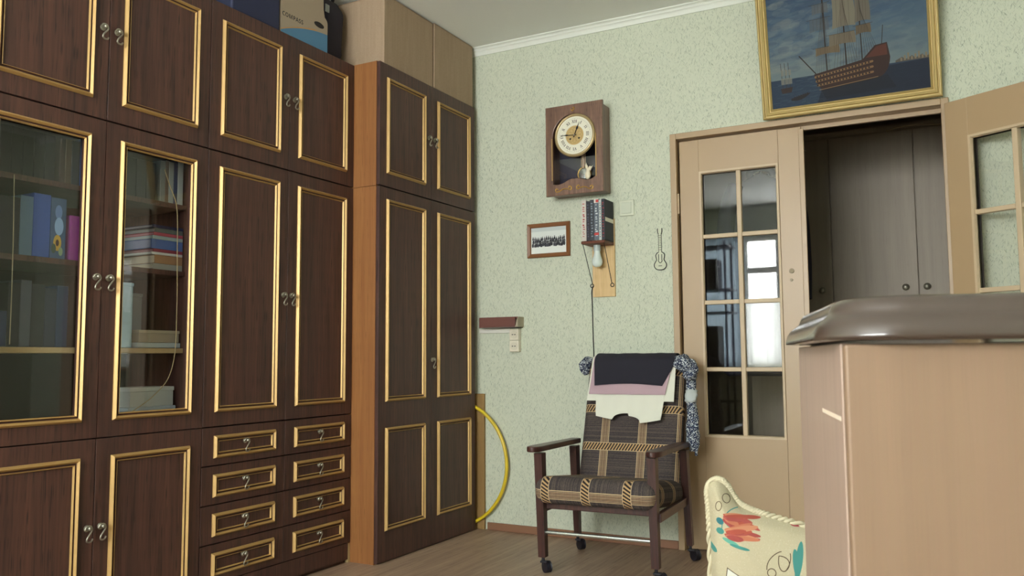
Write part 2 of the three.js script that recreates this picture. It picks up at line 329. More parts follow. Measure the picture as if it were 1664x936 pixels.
// one front (door or drawer) in the unit's own axes: x across, y up, +z into the room
function front(kind, t, x0, x1, y0, y1, panels, handle, hide) {
  const d = part(kind, bx(x0 + 0.0015, x1 - 0.0015, y0 + 0.0015, y1 - 0.0015, 0, 0.018, 0.0015), M.dark, t);
  for (const [a, b] of panels) moulding(d, x1 - x0 - 0.11, b - a, (x0 + x1) / 2, (a + b) / 2);
  if (handle) part(kind === 'drawer' ? 'drawer_pull' : 'handle', HANDLE.clone().translate(handle[0], handle[1], 0.018), M.brass, d, 'tarnished swirl pull');
  return d;
}
function carcass(t, w, y0, y1, depth, side = M.dark, shelves = []) {
  const h = w / 2, p = 0.016;
  part('side_panel', bx(-h, -h + p, y0, y1, -depth, -0.001), side, t); part('side_panel', bx(h - p, h, y0, y1, -depth, -0.001), side, t);
  part('top_panel', bx(-h + p, h - p, y1 - p, y1, -depth, -0.001), M.dark, t); part('bottom_panel', bx(-h + p, h - p, y0 + 0.001, y0 + p, -depth, -0.001), M.dark, t);
  part('back_panel', bx(-h + p, h - p, y0 + p, y1 - p, -depth, -depth + 0.006), M.darkInside, t);
  for (const s of shelves) part('shelf', [bx(-h + p, h - p, s[0] - 0.018, s[0], -depth + 0.006, -0.075)], s[1], t);
}
const W = 0.863, ZB = 1.342, ZA = 2.206, ZW = 0.48, SEAM = 1.72, TOP = 2.313;
{
  const upper = (name, label, z, xf, depth, side) => {
    const t = thing(name, label, 'cabinet', [xf - 0.018, SEAM + 0.001, z], QT, 'matching top cabinets along the left wall'), H = TOP - SEAM - 0.001;
    delete t.userData.group;
    carcass(t, W - 0.001, 0, H, depth, side);
    for (const s of [-1, 1]) front('door', t, s < 0 ? -W / 2 : 0, s < 0 ? 0 : W / 2, 0.001, H - 0.001, [[0.064, H - 0.066]], [s * 0.027, 0.3]);
    return t;
  };
  upper('top_cabinet', 'dark top cabinet with two gold framed doors above the glazed bookcase', ZA, XF, 0.4, M.dark);
  upper('top_cabinet', 'dark top cabinet with two gold framed doors above the eight drawer cabinet', ZB, XF, 0.4, M.dark);
  upper('top_cabinet', 'dark top cabinet with orange wood side above the deep wardrobe by the back wall', ZW, -2.35, 0.555, M.orange);

  // glazed bookcase
  const a = thing('bookcase', 'dark bookcase with two tall glazed doors framed in gold above two panelled doors', 'bookcase', [XF - 0.018, 0, ZA], QT);
  carcass(a, W - 0.001, 0, SEAM - 0.0005, 0.4, M.dark, [[1.505, M.dark], [1.252, M.dark], [0.963, M.chip], [0.70, M.dark]]);
  part('plinth', bx(-W / 2 + 0.017, W / 2 - 0.017, 0.017, 0.07, -0.02, 0.0), M.dark, a);
  for (const s of [-1, 1]) {
    const x0 = s < 0 ? -W / 2 : 0, x1 = x0 + W / 2;
    front('base_door', a, x0, x1, 0.05, 0.667, [[0.128, 0.609]], [s * 0.024, 0.372]);
    const sh = rectShape(x0 + 0.0015, x1 - 0.0015, 0.6695, SEAM - 0.002); sh.holes.push(rectPath(x0 + 0.074, x1 - 0.074, 0.742, 1.646));
    const d = part('glass_door', uvm(extrude(sh, 0.018)), M.dark, a);
    moulding(d, W / 2 - 0.11, 0.943, (x0 + x1) / 2, 1.194);
    part('pane', bx(x0 + 0.068, x1 - 0.068, 0.736, 1.652, 0.006, 0.0095), M.pane, d);
    part('handle', HANDLE.clone().translate(s * 0.024, 1.18, 0.018), M.brass, d, 'tarnished swirl pull');
  }
  // cabinet with drawers
  const b = thing('drawer_cabinet', 'dark cabinet with two tall doors over eight small drawers, between bookcase and wardrobe', 'cabinet', [XF - 0.018, 0, ZB], QT);
  carcass(b, W - 0.001, 0, SEAM - 0.0005, 0.4, M.dark);
  part('plinth', bx(-W / 2 + 0.017, W / 2 - 0.017, 0.017, 0.088, -0.02, 0.017), M.dark, b);
  for (const s of [-1, 1]) {
    const x0 = s < 0 ? -W / 2 : 0, x1 = x0 + W / 2;
    front('door', b, x0, x1, 0.668, SEAM - 0.001, [[0.722, 1.664]], [s * 0.024, 1.175]);
    for (let k = 0; k < 4; k++) { const y0 = 0.523 - k * 0.1445, y1 = y0 + 0.1435, c = y0 + 0.0695; front('drawer', b, x0, x1, y0, y1, [[c - 0.0425, c + 0.0425]], [(x0 + x1) / 2 - 0.004, c]); }
  }
  part('edge_strip', bx(W / 2 - 0.016, W / 2 - 0.002, 0.001, 0.086, 0.0, 0.017), M.chip, b, 'bare pale edge near the floor');
  // deep wardrobe
  const w = thing('wardrobe', 'deep dark wardrobe with orange wood side and tall two panel doors by the back wall', 'wardrobe', [-2.368, 0, ZW], QT);
  carcass(w, W - 0.003, 0, SEAM - 0.0005, 0.555, M.orange);
  part('plinth', bx(-W / 2 + 0.019, W / 2 - 0.019, 0.017, 0.058, -0.02, 0.002), M.dark, w);
  for (const s of [-1, 1]) { const x0 = s < 0 ? -W / 2 : 0; front('door', w, x0, x0 + W / 2, 0.004, SEAM - 0.001, [[0.722, 1.664], [0.14, 0.604]], s > 0 ? [-0.022 + 0.03, 0.9] : null); }
}
// ---------------------------------------------------------------- things inside the bookcase
const pages = mat({ color: 0xcfc6ae, roughness: 0.9 });
const colour = {};
const cover = (c) => colour[c] ??= mat({ color: c, roughness: 0.6 });
// standing book, spine towards +x; t thickness along z, h height, d depth
function book(label, c, x, y, z, t, h, d, group, turn = 0, lean = 0) {
  const o = thing('book', label, 'book', [x, y, z], turn, group), b = 0.0025;
  part('cover', [bx(-d, 0, 0, h, -t / 2, -t / 2 + b), bx(-d, 0, 0, h, t / 2 - b, t / 2), bx(-0.004, 0.001, 0, h, -t / 2, t / 2, 0.002)], cover(c), o);
  part('pages', bx(-d + 0.004, -0.004, 0.003, h - 0.003, -t / 2 + b, t / 2 - b), pages, o);
  return o;
}
{
  const XS = -2.605;
  const row = (y, z, list, where) => { for (const [c, t, h, d, label] of list) { book(label, c, XS - (d < 0 ? 0.03 : 0), y, z - t / 2, t - 0.001, h, Math.abs(d), where); z -= t; } };
  row(1.506, 2.62, [[0x1d2030, 0.045, 0.15, 0.15, 'dark navy book at the far left of the top bookcase shelf'], [0x241c24, 0.05, 0.16, 0.15, 'dark plum book left of the pale teal one on the top shelf'], [0x5f7a80, 0.03, 0.165, 0.15, 'pale teal book among dark ones on the top bookcase shelf']], 'books on the top shelf, left door');
  for (let k = 0; k < 5; k++) book(`blackish book, ${['first', 'second', 'third', 'fourth', 'last'][k]} from the left in the dark row on the top shelf, left glass`, 0x17151d, XS, 1.506, 2.476 - k * 0.036, 0.034, 0.15, 0.15, 'row of blackish books, top shelf left');
  row(1.506, 2.298, [[0x4a3c36, 0.02, 0.15, 0.15, 'thin brown book right of the blackish row on the top shelf'], [0x5a4a3c, 0.022, 0.152, 0.15, 'thin tan brown book beside the thin brown one on the top shelf'], [0x1c1d2c, 0.03, 0.15, 0.15, 'dark book left of the blue pair on the top shelf'], [0x2f4a7c, 0.022, 0.16, 0.15, 'deep blue book near the door post on the top shelf'], [0x6f9cc0, 0.02, 0.158, 0.15, 'light blue book near the door post on the top shelf']], 'books on the top shelf, left door');
  row(1.253, 2.6, [[0x2a2a3c, 0.1, 0.19, 0.15, 'dark slate book at the left end of the second bookcase shelf'], [0x1f1d28, 0.078, 0.18, 0.15, 'black book beside the slate one on the second shelf'], [0x5c7690, 0.042, 0.19, 0.15, 'pale blue grey book left of the big blue one'], [0x3a56a0, 0.058, 0.205, 0.15, 'big bright blue book on the second bookcase shelf']], 'books on the second shelf');
  row(1.253, 2.252, [[0x8a2f86, 0.036, 0.15, 0.15, 'magenta purple book on the second bookcase shelf by the door post'], [0x5e2450, 0.026, 0.145, 0.15, 'dark plum book at the right of the magenta one, second shelf']], 'books on the second shelf');
  // picture cover book: flowers printed on the face
  const pic = canvasTex(128, 256, (g, w, h) => { g.fillStyle = '#41577a'; g.fillRect(0, 0, w, h); for (const [x, y, r, c] of [[64, 60, 30, '#6a86b8'], [70, 120, 38, '#8fb0d4'], [60, 190, 34, '#c8a23c'], [60, 190, 14, '#4a2a1c'], [90, 225, 18, '#8aa07c'], [30, 215, 20, '#3c5040']]) { g.fillStyle = c; g.beginPath(); g.arc(x, y, r, 0, 7); g.fill(); } });
  const pb = thing('picture_book', 'tall book with blue and yellow flowers on its spine on the second shelf', 'book', [XS, 1.253, 2.2945], 0);
  part('cover', [bx(-0.15, 0, 0, 0.2, -0.026, -0.023), bx(-0.15, 0, 0, 0.2, 0.023, 0.026)], cover(0x41577a), pb);
  part('spine', new THREE.PlaneGeometry(0.052, 0.2).rotateY(QT).translate(0.001, 0.1, 0), mat({ map: pic, roughness: 0.5 }), pb); part('pages', bx(-0.145, -0.001, 0.003, 0.197, -0.023, 0.023), pages, pb);
  row(0.9645, 2.56, [[0x1c2438, 0.06, 0.2, 0.15, 'dark navy book at the left end of the third bookcase shelf'], [0x20305a, 0.05, 0.11, 0.15, 'short blue book on the third bookcase shelf'], [0x181620, 0.04, 0.2, 0.15, 'black book left of the grey one on the third shelf'], [0x4a4e5c, 0.035, 0.21, 0.15, 'grey book standing among dark ones on the third shelf'], [0x1a1822, 0.045, 0.2, 0.15, 'black book right of the grey one on the third shelf'], [0x262a3c, 0.04, 0.19, 0.15, 'dark slate book near the door post on the third shelf'], [0x1e3050, 0.04, 0.2, 0.15, 'dark blue book at the right end of the third shelf, left door']], 'books on the third shelf');
  // right door, top shelf
  for (let k = 0; k < 4; k++) book(`black book, ${['first', 'second', 'third', 'last'][k]} from the left in the dark row on the top shelf, right glass`, 0x191720, XS, 1.506, 2.07 - k * 0.042, 0.04, 0.14, 0.15, 'row of black books, top shelf right');
  row(1.506, 1.903, [[0x8a8f88, 0.022, 0.155, 0.14, 'grey white book at the left of the pale row on the top shelf'], [0x7a6a58, 0.016, 0.16, 0.14, 'thin brown book within the pale row on the top shelf'], [0xa0a8a4, 0.022, 0.158, 0.14, 'pale grey book in the middle of the pale row on the top shelf'], [0x46506a, 0.018, 0.165, 0.14, 'thin blue grey book within the pale row on the top shelf'], [0xb9c4c0, 0.026, 0.165, 0.14, 'whitish book at the right end of the pale row on the top shelf']], 'pale books behind the right glass');
  // lying stack
  let y = 1.2535;
  for (let [c, t, z1, l, label] of [[0x9a9c94, 0.022, 1.925, 0.165, 'grey white book at the bottom of the lying stack'], [0xa07c58, 0.032, 1.918, 0.155, 'tan book second from the bottom of the lying stack'], [0xc8ccc6, 0.01, 1.932, 0.165, 'thin white book with red edge in the lying stack'], [0x8a3040, 0.012, 1.925, 0.165, 'thin red book in the middle of the lying stack'], [0x4a6aa4, 0.035, 1.935, 0.17, 'blue book in the upper half of the lying stack'], [0x9cb0b0, 0.014, 1.93, 0.17, 'pale grey book near the top of the lying stack'], [0xb04858, 0.012, 1.925, 0.16, 'pink red book just under the top two of the stack'], [0x5a6460, 0.016, 1.92, 0.15, 'grey green book under the topmost navy one'], [0x23294c, 0.012, 1.93, 0.16, 'navy book on top of the lying stack']]) {
    l = z1 - 1.795; const o = thing('book', label, 'book', [XS + 0.0, y, z1 - l / 2], 0, 'stack of books lying behind the right glass');
    part('cover', [bx(-0.2, 0, 0, 0.002, -l / 2, l / 2), bx(-0.2, 0, t - 0.003, t - 0.001, -l / 2, l / 2), bx(-0.002, 0.001, 0, t - 0.001, -l / 2, l / 2)], cover(c), o);
    part('pages', bx(-0.196, -0.002, 0.002, t - 0.003, -l / 2 + 0.003, l / 2 - 0.003), t > 0.02 && c !== 0x4a6aa4 ? pages : mat({ color: new THREE.Color(c).lerp(new THREE.Color(0xffffff), 0.25), roughness: 0.8 }), o);
    y += t;
  }
  // third shelf, right
  const box = (label, c, x1, x0, y0, h, z0, z1, lid) => { const t = thing('storage_box', label, 'box', [(x0 + x1) / 2, y0, (z0 + z1) / 2]), w = (x1 - x0) / 2, d = (z1 - z0) / 2; part('body', bx(-w, w, 0, h - lid, -d, d, 0.002), cover(c), t); if (lid) part('lid', bx(-w - 0.002, w + 0.002, h - lid, h, -d - 0.002, d + 0.002, 0.002), cover(new THREE.Color(c).offsetHSL(0, 0, 0.04).getHex()), t); };
  box('pale blue upright box at the left of the third shelf behind right glass', 0x8fb0bc, -2.61, -2.68, 0.9645, 0.23, 2.0, 2.06, 0.012);
  box('tall grey box behind the folded card on the third shelf', 0x6a7072, -2.67, -2.75, 0.9645, 0.2, 1.915, 1.985, 0.012);
  box('thin pale slab box lying at the front of the third shelf', 0xaab4b4, -2.6, -2.68, 0.9645, 0.018, 1.797, 1.985, 0);
  box('beige carton on the thin slab, third shelf behind right glass', 0x9c927c, -2.605, -2.67, 0.9835, 0.045, 1.8, 1.975, 0.012);
  box('white box on top of the two at the bottom of the bookcase', 0xb4b8b0, -2.61, -2.72, 0.752, 0.07, 1.815, 2.0, 0.015);
  box('white box under another at the bottom of the bookcase', 0xaab6ba, -2.605, -2.72, 0.7015, 0.05, 1.81, 2.01, 0.012);
  single('cable', 'thin pale cable hanging down behind the right bookcase glass', 'cable', tube([[-2.55, 1.615, 1.93], [-2.545, 1.55, 1.905], [-2.54, 1.495, 1.883], [-2.54, 1.3, 1.872], [-2.54, 1.1, 1.868], [-2.542, 0.93, 1.872], [-2.55, 0.85, 1.892], [-2.555, 0.79, 1.95], [-2.56, 0.74, 2.03]], 0.0016, 60, 6), mat({ color: 0xa8966c, roughness: 0.5 }));
  single('cable', 'thin pale cord hanging down behind the left bookcase glass', 'cable', tube([[-2.545, 1.49, 2.482], [-2.543, 1.3, 2.478], [-2.542, 1.1, 2.476], [-2.545, 0.97, 2.474]], 0.0015, 30, 6), mat({ color: 0xa09478, roughness: 0.5 }));
  const hk = thing('hook_rail', 'three small white hooks inside the bookcase by the right door frame', 'hooks', [-2.545, 1.09, 1.793]);
  for (const dy of [0.04, 0.0, -0.045]) part('hook', [new THREE.SphereGeometry(0.006, 10, 8).translate(0, dy, 0.012), rod([0, dy, 0], [0, dy, 0.012], 0.003)], M.white, hk);
}
// ---------------------------------------------------------------- things on top of the cabinets
{
  const Y = TOP + 0.001;
  const carton = (label, z0, z1, h, x1, x0) => {
    const t = thing('cardboard_box', label, 'box', [(x0 + x1) / 2, Y, (z0 + z1) / 2]), w = (x1 - x0) / 2, d = (z1 - z0) / 2;
    part('carton', bx(-w, w, 0, h - 0.003, -d, d, 0.003), M.card, t);
    for (const s of [-1, 1]) part('flap', bx(s < 0 ? -w : 0.001, s < 0 ? -0.001 : w, h - 0.003, h, -d, d + (s > 0 ? 0.0 : 0)), M.card, t);
  };
  carton('plain cardboard box on the wardrobe, its near side lit, left of the other box', 0.452, 0.866, 0.34, -2.36, -2.76);
  carton('plain cardboard box on the wardrobe right next to the back wall', 0.055, 0.442, 0.345, -2.357, -2.8);
  // packet with handle hole and blue band
  const print = canvasTex(512, 512, (g, w, h) => {
    g.fillStyle = '#a3937e'; g.fillRect(0, 0, w, h);
    g.fillStyle = '#4f7fa2'; g.beginPath(); g.moveTo(0, h); g.lineTo(0, h * 0.94); g.quadraticCurveTo(w * 0.5, h * 0.70, w, h * 0.67); g.lineTo(w, h); g.fill();
    g.strokeStyle = '#c98a4a'; g.lineWidth = 7; g.beginPath(); g.moveTo(0, h * 0.935); g.quadraticCurveTo(w * 0.4, h * 0.74, w * 0.75, h * 0.68); g.stroke();
    g.fillStyle = '#2a2526'; g.font = 'bold 50px sans-serif'; g.fillText('COMPASS', 10, h * 0.70, 225);
  });
  const p = thing('carton', 'beige printed packet with blue band and hand hole on the drawer cabinet', 'box', [-2.64, Y, 1.235]);
  const outl = (k) => { const q = new THREE.Shape(); q.moveTo(-0.15 + k, k); q.lineTo(0.15 - k, k); q.lineTo(0.15 - k, 0.135); q.quadraticCurveTo(0.15 - k, 0.155, 0.13 - k, 0.165); q.lineTo(0.122 - k, 0.2); q.lineTo(0.12 - k, 0.27 - k); q.lineTo(-0.15 + k, 0.27 - k); q.closePath(); return q; };
  part('body', uvm(extrude(outl(0.0), 0.24, 0.004)).rotateY(QT).translate(-0.12, 0, 0), mat({ color: 0xa3937e, roughness: 0.55 }), p);
  const fp = extrude((() => { const q = outl(0.002), e = new THREE.Path(); e.absellipse(0.092, 0.118, 0.034, 0.0135, 0, 6.2832, true); q.holes.push(e); return q; })(), 0.003);
  { const q = fp.attributes.position, u = fp.attributes.uv; for (let i = 0; i < q.count; i++) u.setXY(i, (q.getX(i) + 0.15) / 0.3, q.getY(i) / 0.27); }
  part('printed_front', fp.rotateY(QT).translate(0.12, 0, 0), mat({ map: print, roughness: 0.5 }), p);
  part('hand_hole', new THREE.CylinderGeometry(1, 1, 0.0015, 28).rotateZ(QT).scale(1, 0.0132, 0.0335).translate(0.1208, 0.118, -0.092), M.black, p);
  single('dark_box', 'dark navy box left of the beige packet on the drawer cabinet', 'box', bx(-2.8, -2.515, Y, Y + 0.22, 1.392, 1.66, 0.01), mat({ color: 0x252b48, roughness: 0.6 }));
  const b = thing('bag', 'black bag with a small white tag between the packet and the cardboard boxes', 'bag', [-2.68, Y, 0.985]);
  const bg = new THREE.SphereGeometry(1, 32, 20), q = bg.attributes.position;
  for (let i = 0; i < q.count; i++) { const x = q.getX(i), y = q.getY(i), z = q.getZ(i), s = (v) => Math.sign(v) * Math.pow(Math.abs(v), 0.42), w = 1 + 0.03 * Math.sin(x * 7 + y * 9) + 0.02 * Math.sin(z * 11 + y * 5); q.setXYZ(i, s(x) * 0.12 * w, (s(y) + 1) * 0.16, s(z) * 0.082 * w); }
  bg.computeVertexNormals();
  part('bag_body', bg, mat({ color: 0x1c1a2a, roughness: 0.7 }), b); part('tag', bx(0.118, 0.122, 0.225, 0.262, 0.042, 0.07, 0.001), mat({ color: 0x9ba3a3, roughness: 0.6 }), b); part('strap', tube([[0.05, 0.3, -0.05], [0.09, 0.345, -0.02], [0.09, 0.345, 0.02], [0.05, 0.3, 0.05]], 0.008), M.black, b);
}
// ---------------------------------------------------------------- on the back wall
{
  // pendulum clock
  const t = thing('wall_clock', 'brown wooden pendulum wall clock with round white dial and gilt scrolls', 'clock', [-1.7135, 1.747, 0.001]);
  const w = 0.159, h = 0.469, dial = [0.0095, 0.302];
  part('case', [bx(-w + 0.012, -w + 0.024, 0.01, h - 0.01, 0, 0.105), bx(w - 0.024, w - 0.012, 0.01, h - 0.01, 0, 0.105), bx(-w + 0.024, w - 0.024, 0.01, 0.022, 0, 0.105), bx(-w + 0.024, w - 0.024, h - 0.022, h - 0.01, 0, 0.105)], M.clockWood, t);
  part('back_board', bx(-w + 0.024, w - 0.024, 0.022, h - 0.022, 0, 0.008), mat({ color: 0x2c2a3c, roughness: 0.7 }), t);
  const hole = new THREE.Path(); hole.moveTo(-0.118, 0.062); hole.lineTo(-0.118, 0.3); hole.absarc(0.0, 0.3, 0.118, Math.PI, 0, true); hole.lineTo(0.118, 0.086); hole.quadraticCurveTo(0.09, 0.06, 0.055, 0.072); hole.quadraticCurveTo(0.02, 0.086, 0.0, 0.08); hole.quadraticCurveTo(-0.02, 0.086, -0.05, 0.068); hole.quadraticCurveTo(-0.085, 0.052, -0.118, 0.062);
  const sh = rectShape(-w, w, 0, h); sh.holes.push(hole);
  const d = part('clock_door', uvm(extrude(sh, 0.022, 0.004)).translate(0, 0, 0.107), M.clockWood, t);
  for (const s of [-1, 1]) part('inner_bead', tube([[s * 0.122, 0.08, 0.13], [s * 0.122, 0.2, 0.13], [s * 0.122, 0.3, 0.13]], 0.003), M.gold, d);
  const scroll = (s) => [tube([[s * 0.088, 0.028, 0], [s * 0.096, 0.036, 0], [s * 0.104, 0.03, 0], [s * 0.1, 0.02, 0], [s * 0.085, 0.02, 0], [s * 0.06, 0.032, 0], [s * 0.035, 0.03, 0], [s * 0.018, 0.024, 0], [s * 0.014, 0.036, 0], [s * 0.026, 0.044, 0], [s * 0.03, 0.036, 0]], 0.0028, 50, 6).translate(0, 0, 0.1295)];
  part('scroll', scroll(-1), M.brightBrass, d); part('scroll', scroll(1), M.brightBrass, d);
  part('top_ornament', [tube([[-0.004, 0.45, 0.13], [0.006, 0.448, 0.13], [0.004, 0.44, 0.131], [-0.006, 0.436, 0.13], [0.002, 0.428, 0.13]], 0.0025, 24, 6), tube([[-0.012, 0.445, 0.1295], [-0.01, 0.437, 0.1295], [-0.004, 0.433, 0.1295]], 0.002, 12, 6)], M.brightBrass, d);
  const dt = canvasTex(512, 512, (g, W2) => {
    const c = W2 / 2; g.fillStyle = '#e3e0cc'; g.fillRect(0, 0, W2, W2);
    g.fillStyle = '#c2a56a'; g.beginPath(); g.arc(c, c, 128, 0, 7); g.fill();
    g.strokeStyle = '#a58a55'; g.lineWidth = 5; for (let k = 0; k < 10; k++) { g.beginPath(); g.arc(c + Math.cos(k * 0.63) * 66, c + Math.sin(k * 0.63) * 66, 46, 0, 7); g.stroke(); }
    g.fillStyle = '#2c2424'; g.font = 'bold 50px serif'; g.textAlign = 'center'; g.textBaseline = 'middle';
    ['XII', 'I', 'II', 'III', 'IIII', 'V', 'VI', 'VII', 'VIII', 'IX', 'X', 'XI'].forEach((n, k) => { g.save(); g.translate(c, c); g.rotate(k * Math.PI / 6); g.translate(0, -182); g.fillText(n, 0, 0); g.restore(); });
    for (let k = 0; k < 60; k++) { g.save(); g.translate(c, c); g.rotate(k * Math.PI / 30); g.fillRect(-1.5, -226, 3, k % 5 ? 8 : 14); g.restore(); }
    g.fillStyle = '#1c1814'; for (const s of [-1, 1]) { g.beginPath(); g.arc(c + s * 62, c + 44, 13, 0, 7); g.fill(); }
  });
  const disc = new THREE.CircleGeometry(0.1, 48).translate(dial[0], dial[1], 0.1365);
  const f = part('dial', disc, mat({ map: dt, roughness: 0.5 }), t);
  part('dial_back', new THREE.CylinderGeometry(0.103, 0.103, 0.02, 40).rotateX(QT).translate(dial[0], dial[1], 0.126), M.brightBrass, t);
  part('bezel', new THREE.LatheGeometry([[0.097, 0], [0.098, 0.006], [0.102, 0.011], [0.107, 0.011], [0.112, 0.006], [0.113, 0]].map((v) => new THREE.Vector2(...v)), 56).rotateX(QT).translate(dial[0], dial[1], 0.1315), mat({ color: 0xc0ab80, roughness: 0.3, metalness: 0.6 }), t);
  const hand = (a, l, wd) => { const s = new THREE.Shape([[-wd * 0.4, -0.012], [wd * 0.4, -0.012], [wd * 0.35, l * 0.4], [wd, l * 0.55], [wd * 0.4, l * 0.68], [0, l], [-wd * 0.4, l * 0.68], [-wd, l * 0.55], [-wd * 0.35, l * 0.4]].map((v) => new THREE.Vector2(...v))); return extrude(s, 0.0015).rotateZ(-a).translate(dial[0], dial[1], 0); };
  part('hour_hand', hand(R(23), 0.072, 0.0055).translate(0, 0, 0.139), M.black, f); part('minute_hand', hand(R(274), 0.078, 0.004).translate(0, 0, 0.141), M.black, f); part('hand_boss', new THREE.CylinderGeometry(0.004, 0.004, 0.006, 14).rotateX(QT).translate(dial[0], dial[1], 0.141), M.brass, f);
  part('glass', bx(-0.116, 0.116, 0.088, 0.19, 0.112, 0.1145), M.pane, t);
  const pe = part('pendulum', [rod([0.03, 0.24, 0.075], [0.03, 0.14, 0.075], 0.006), rod([0.02, 0.24, 0.075], [0.02, 0.15, 0.075], 0.003), rod([0.04, 0.24, 0.075], [0.04, 0.15, 0.075], 0.003)], mat({ color: 0xb59a84, roughness: 0.35, metalness: 0.6 }), t);
  part('bob', new THREE.LatheGeometry([[0, 0.008], [0.02, 0.0075], [0.032, 0.004], [0.036, 0]].map((v) => new THREE.Vector2(...v)), 36).rotateX(QT).translate(0.036, 0.11, 0.076), M.chrome, pe); part('bob_rim', new THREE.TorusGeometry(0.036, 0.003, 8, 40).translate(0.036, 0.11, 0.077), M.brightBrass, pe);
  const fig = [[0.076, 0.09, 0.018], [0.078, 0.112, 0.013], [0.088, 0.124, 0.01], [0.07, 0.132, 0.009]].map(([x, y, r]) => new THREE.SphereGeometry(r, 14, 10).scale(0.8, 1.25, 0.7).translate(x, y, 0.118)); fig.push(new THREE.ConeGeometry(0.006, 0.018, 8).translate(0.068, 0.146, 0.118), new THREE.ConeGeometry(0.006, 0.016, 8).rotateZ(-0.7).translate(0.099, 0.131, 0.118));
  single('figurine', 'small white animal figurine in the glass of the wall clock beside its pendulum', 'figurine', fig.map((g) => g.translate(-1.7135, 1.747, 0.011)), mat({ color: 0xe6dcc2, roughness: 0.5 }));

  // small framed group photograph
  const pt = canvasTex(512, 380, (g, w2, h2) => {
    g.fillStyle = '#d9dfda'; g.fillRect(0, 0, w2, h2); g.fillStyle = '#c4ccca'; g.fillRect(0, 0, w2, 60); seed = 21;
    for (const [yy, n, sc, j] of [[150, 17, 0.8, 0], [185, 18, 0.9, 9], [225, 19, 1, 0]]) for (let k = 0; k < n; k++) { const x = 18 + (k + 0.5) * (w2 - 36) / n + j * 0.5 + rr(-5, 5), y = yy + rr(-14, 10), s = sc * rr(0.9, 1.1), v = rr(25, 70) | 0; g.fillStyle = `rgb(${v},${v},${v + 8})`; g.beginPath(); g.ellipse(x, y + 34 * s, 15 * s, 30 * s, 0, 0, 7); g.fill(); g.fillStyle = `rgb(${v + 80},${v + 78},${v + 74})`; g.beginPath(); g.ellipse(x, y - 2, 7 * s, 9 * s, 0, 0, 7); g.fill(); g.fillStyle = `rgb(${v},${v},${v})`; g.beginPath(); g.ellipse(x, y - 8 * s, 8 * s, 5 * s, 0, 0, 7); g.fill(); }
    g.fillStyle = '#e2e5df'; g.fillRect(0, 284, w2, h2);
  });
  const fr = thing('framed_photograph', 'small brown wooden frame with a black and white group photograph', 'picture', [-1.92, 1.541, 0.001]);
  part('frame', [frame(0.25, 0.183, [[0, 0], [0, 0.012], [0.004, 0.016], [0.018, 0.013], [0.022, 0.008], [0.022, 0.004]])], mat({ color: 0x80522f, roughness: 0.4 }), fr);
  part('photograph', new THREE.PlaneGeometry(0.208, 0.141).translate(0, 0, 0.005), mat({ map: pt, roughness: 0.3 }), fr); part('backing', bx(-0.122, 0.122, -0.089, 0.089, 0, 0.004), M.black, fr);

  // board with bracket shelf and bulb
  const s = thing('wall_shelf', 'small wooden wall shelf on a pale hanging board with a bare bulb below', 'shelf', [-1.607, 0, 0.001]);
  part('board', bx(-0.061, 0.061, 1.226, 1.624, 0, 0.012, 0.002), M.pale, s);
  part('shelf', bx(-0.069, 0.059, 1.486, 1.5, 0.0125, 0.138, 0.003), mat({ map: T.orange, color: 0xb08878, roughness: 0.55 }), s, 'reddish brown shelf plate');
  for (const x of [-0.064, 0.05]) { part('cord', rod([x + 0.002, 1.486, 0.13], [x + (x < 0 ? 0.004 : -0.004), 1.295, 0.018], 0.0018, 0.0018, 6), M.black, s); part('ring', new THREE.TorusGeometry(0.009, 0.002, 8, 20).translate(x + (x < 0 ? 0.001 : -0.002), 1.284, 0.016), M.black, s); }
  part('lamp_socket', rod([-0.01, 1.485, 0.07], [-0.01, 1.455, 0.07], 0.018, 0.018, 20), mat({ color: 0xb9c4c2, roughness: 0.4 }), s);
  part('bulb', new THREE.LatheGeometry([[0, 1.372], [0.012, 1.374], [0.022, 1.382], [0.027, 1.396], [0.026, 1.41], [0.02, 1.428], [0.016, 1.445], [0.015, 1.456]].map((v) => new THREE.Vector2(...v)), 28).translate(-0.01, 0, 0.07), mat({ color: 0xd7e2dd, roughness: 0.25 }), s, 'frosted white bulb, unlit');
  single('cable', 'thin black cable running down the wall from the small shelf to the chair', 'cable', tube([[-1.666, 1.283, 0.014], [-1.676, 1.262, 0.006], [-1.676, 1.2, 0.004], [-1.674, 1.05, 0.004], [-1.671, 0.9, 0.004], [-1.67, 0.72, 0.004], [-1.66, 0.62, 0.006]], 0.0026, 50, 6), M.black);
  // paperbacks, spines to the room
  const spine = (bg, fg, label) => canvasTex(64, 512, (g, w2, h2) => { g.fillStyle = bg; g.fillRect(0, 0, w2, h2); g.fillStyle = fg; seed = label * 77 + 5; for (let y2 = 40; y2 < 470; y2 += rr(20, 46)) g.fillRect(rr(12, 22), y2, rr(18, 32), rr(8, 18)); if (label === 3) { g.fillStyle = '#d8d0c8'; g.fillRect(0, 0, w2, 50); g.fillStyle = '#b8322c'; g.fillRect(w2 * 0.4, 10, w2 * 0.6, 34); g.fillRect(0, 420, w2, 30); } });
  const rows = [[0.026, 0.207, '#c9c2b8', '#a23a34', 'pale paperback with red lettering at the left end of the wall shelf'], [0.02, 0.2, '#1d1c26', '#4a4a5c', 'black paperback second from the left on the wall shelf'], [0.022, 0.206, '#2c3038', '#7a8690', 'charcoal paperback left of the red and white tipped one'], [0.026, 0.209, '#56606a', '#c8d0d0', 'grey paperback with red and white tip in the middle of the wall shelf'], [0.014, 0.203, '#b9c0bd', '#3c4450', 'thin pale paperback right of the red and white tipped one'], [0.018, 0.206, '#20222c', '#8a2c30', 'black paperback with a pale band on its side, right end of the wall shelf']];
  let x = -1.674;
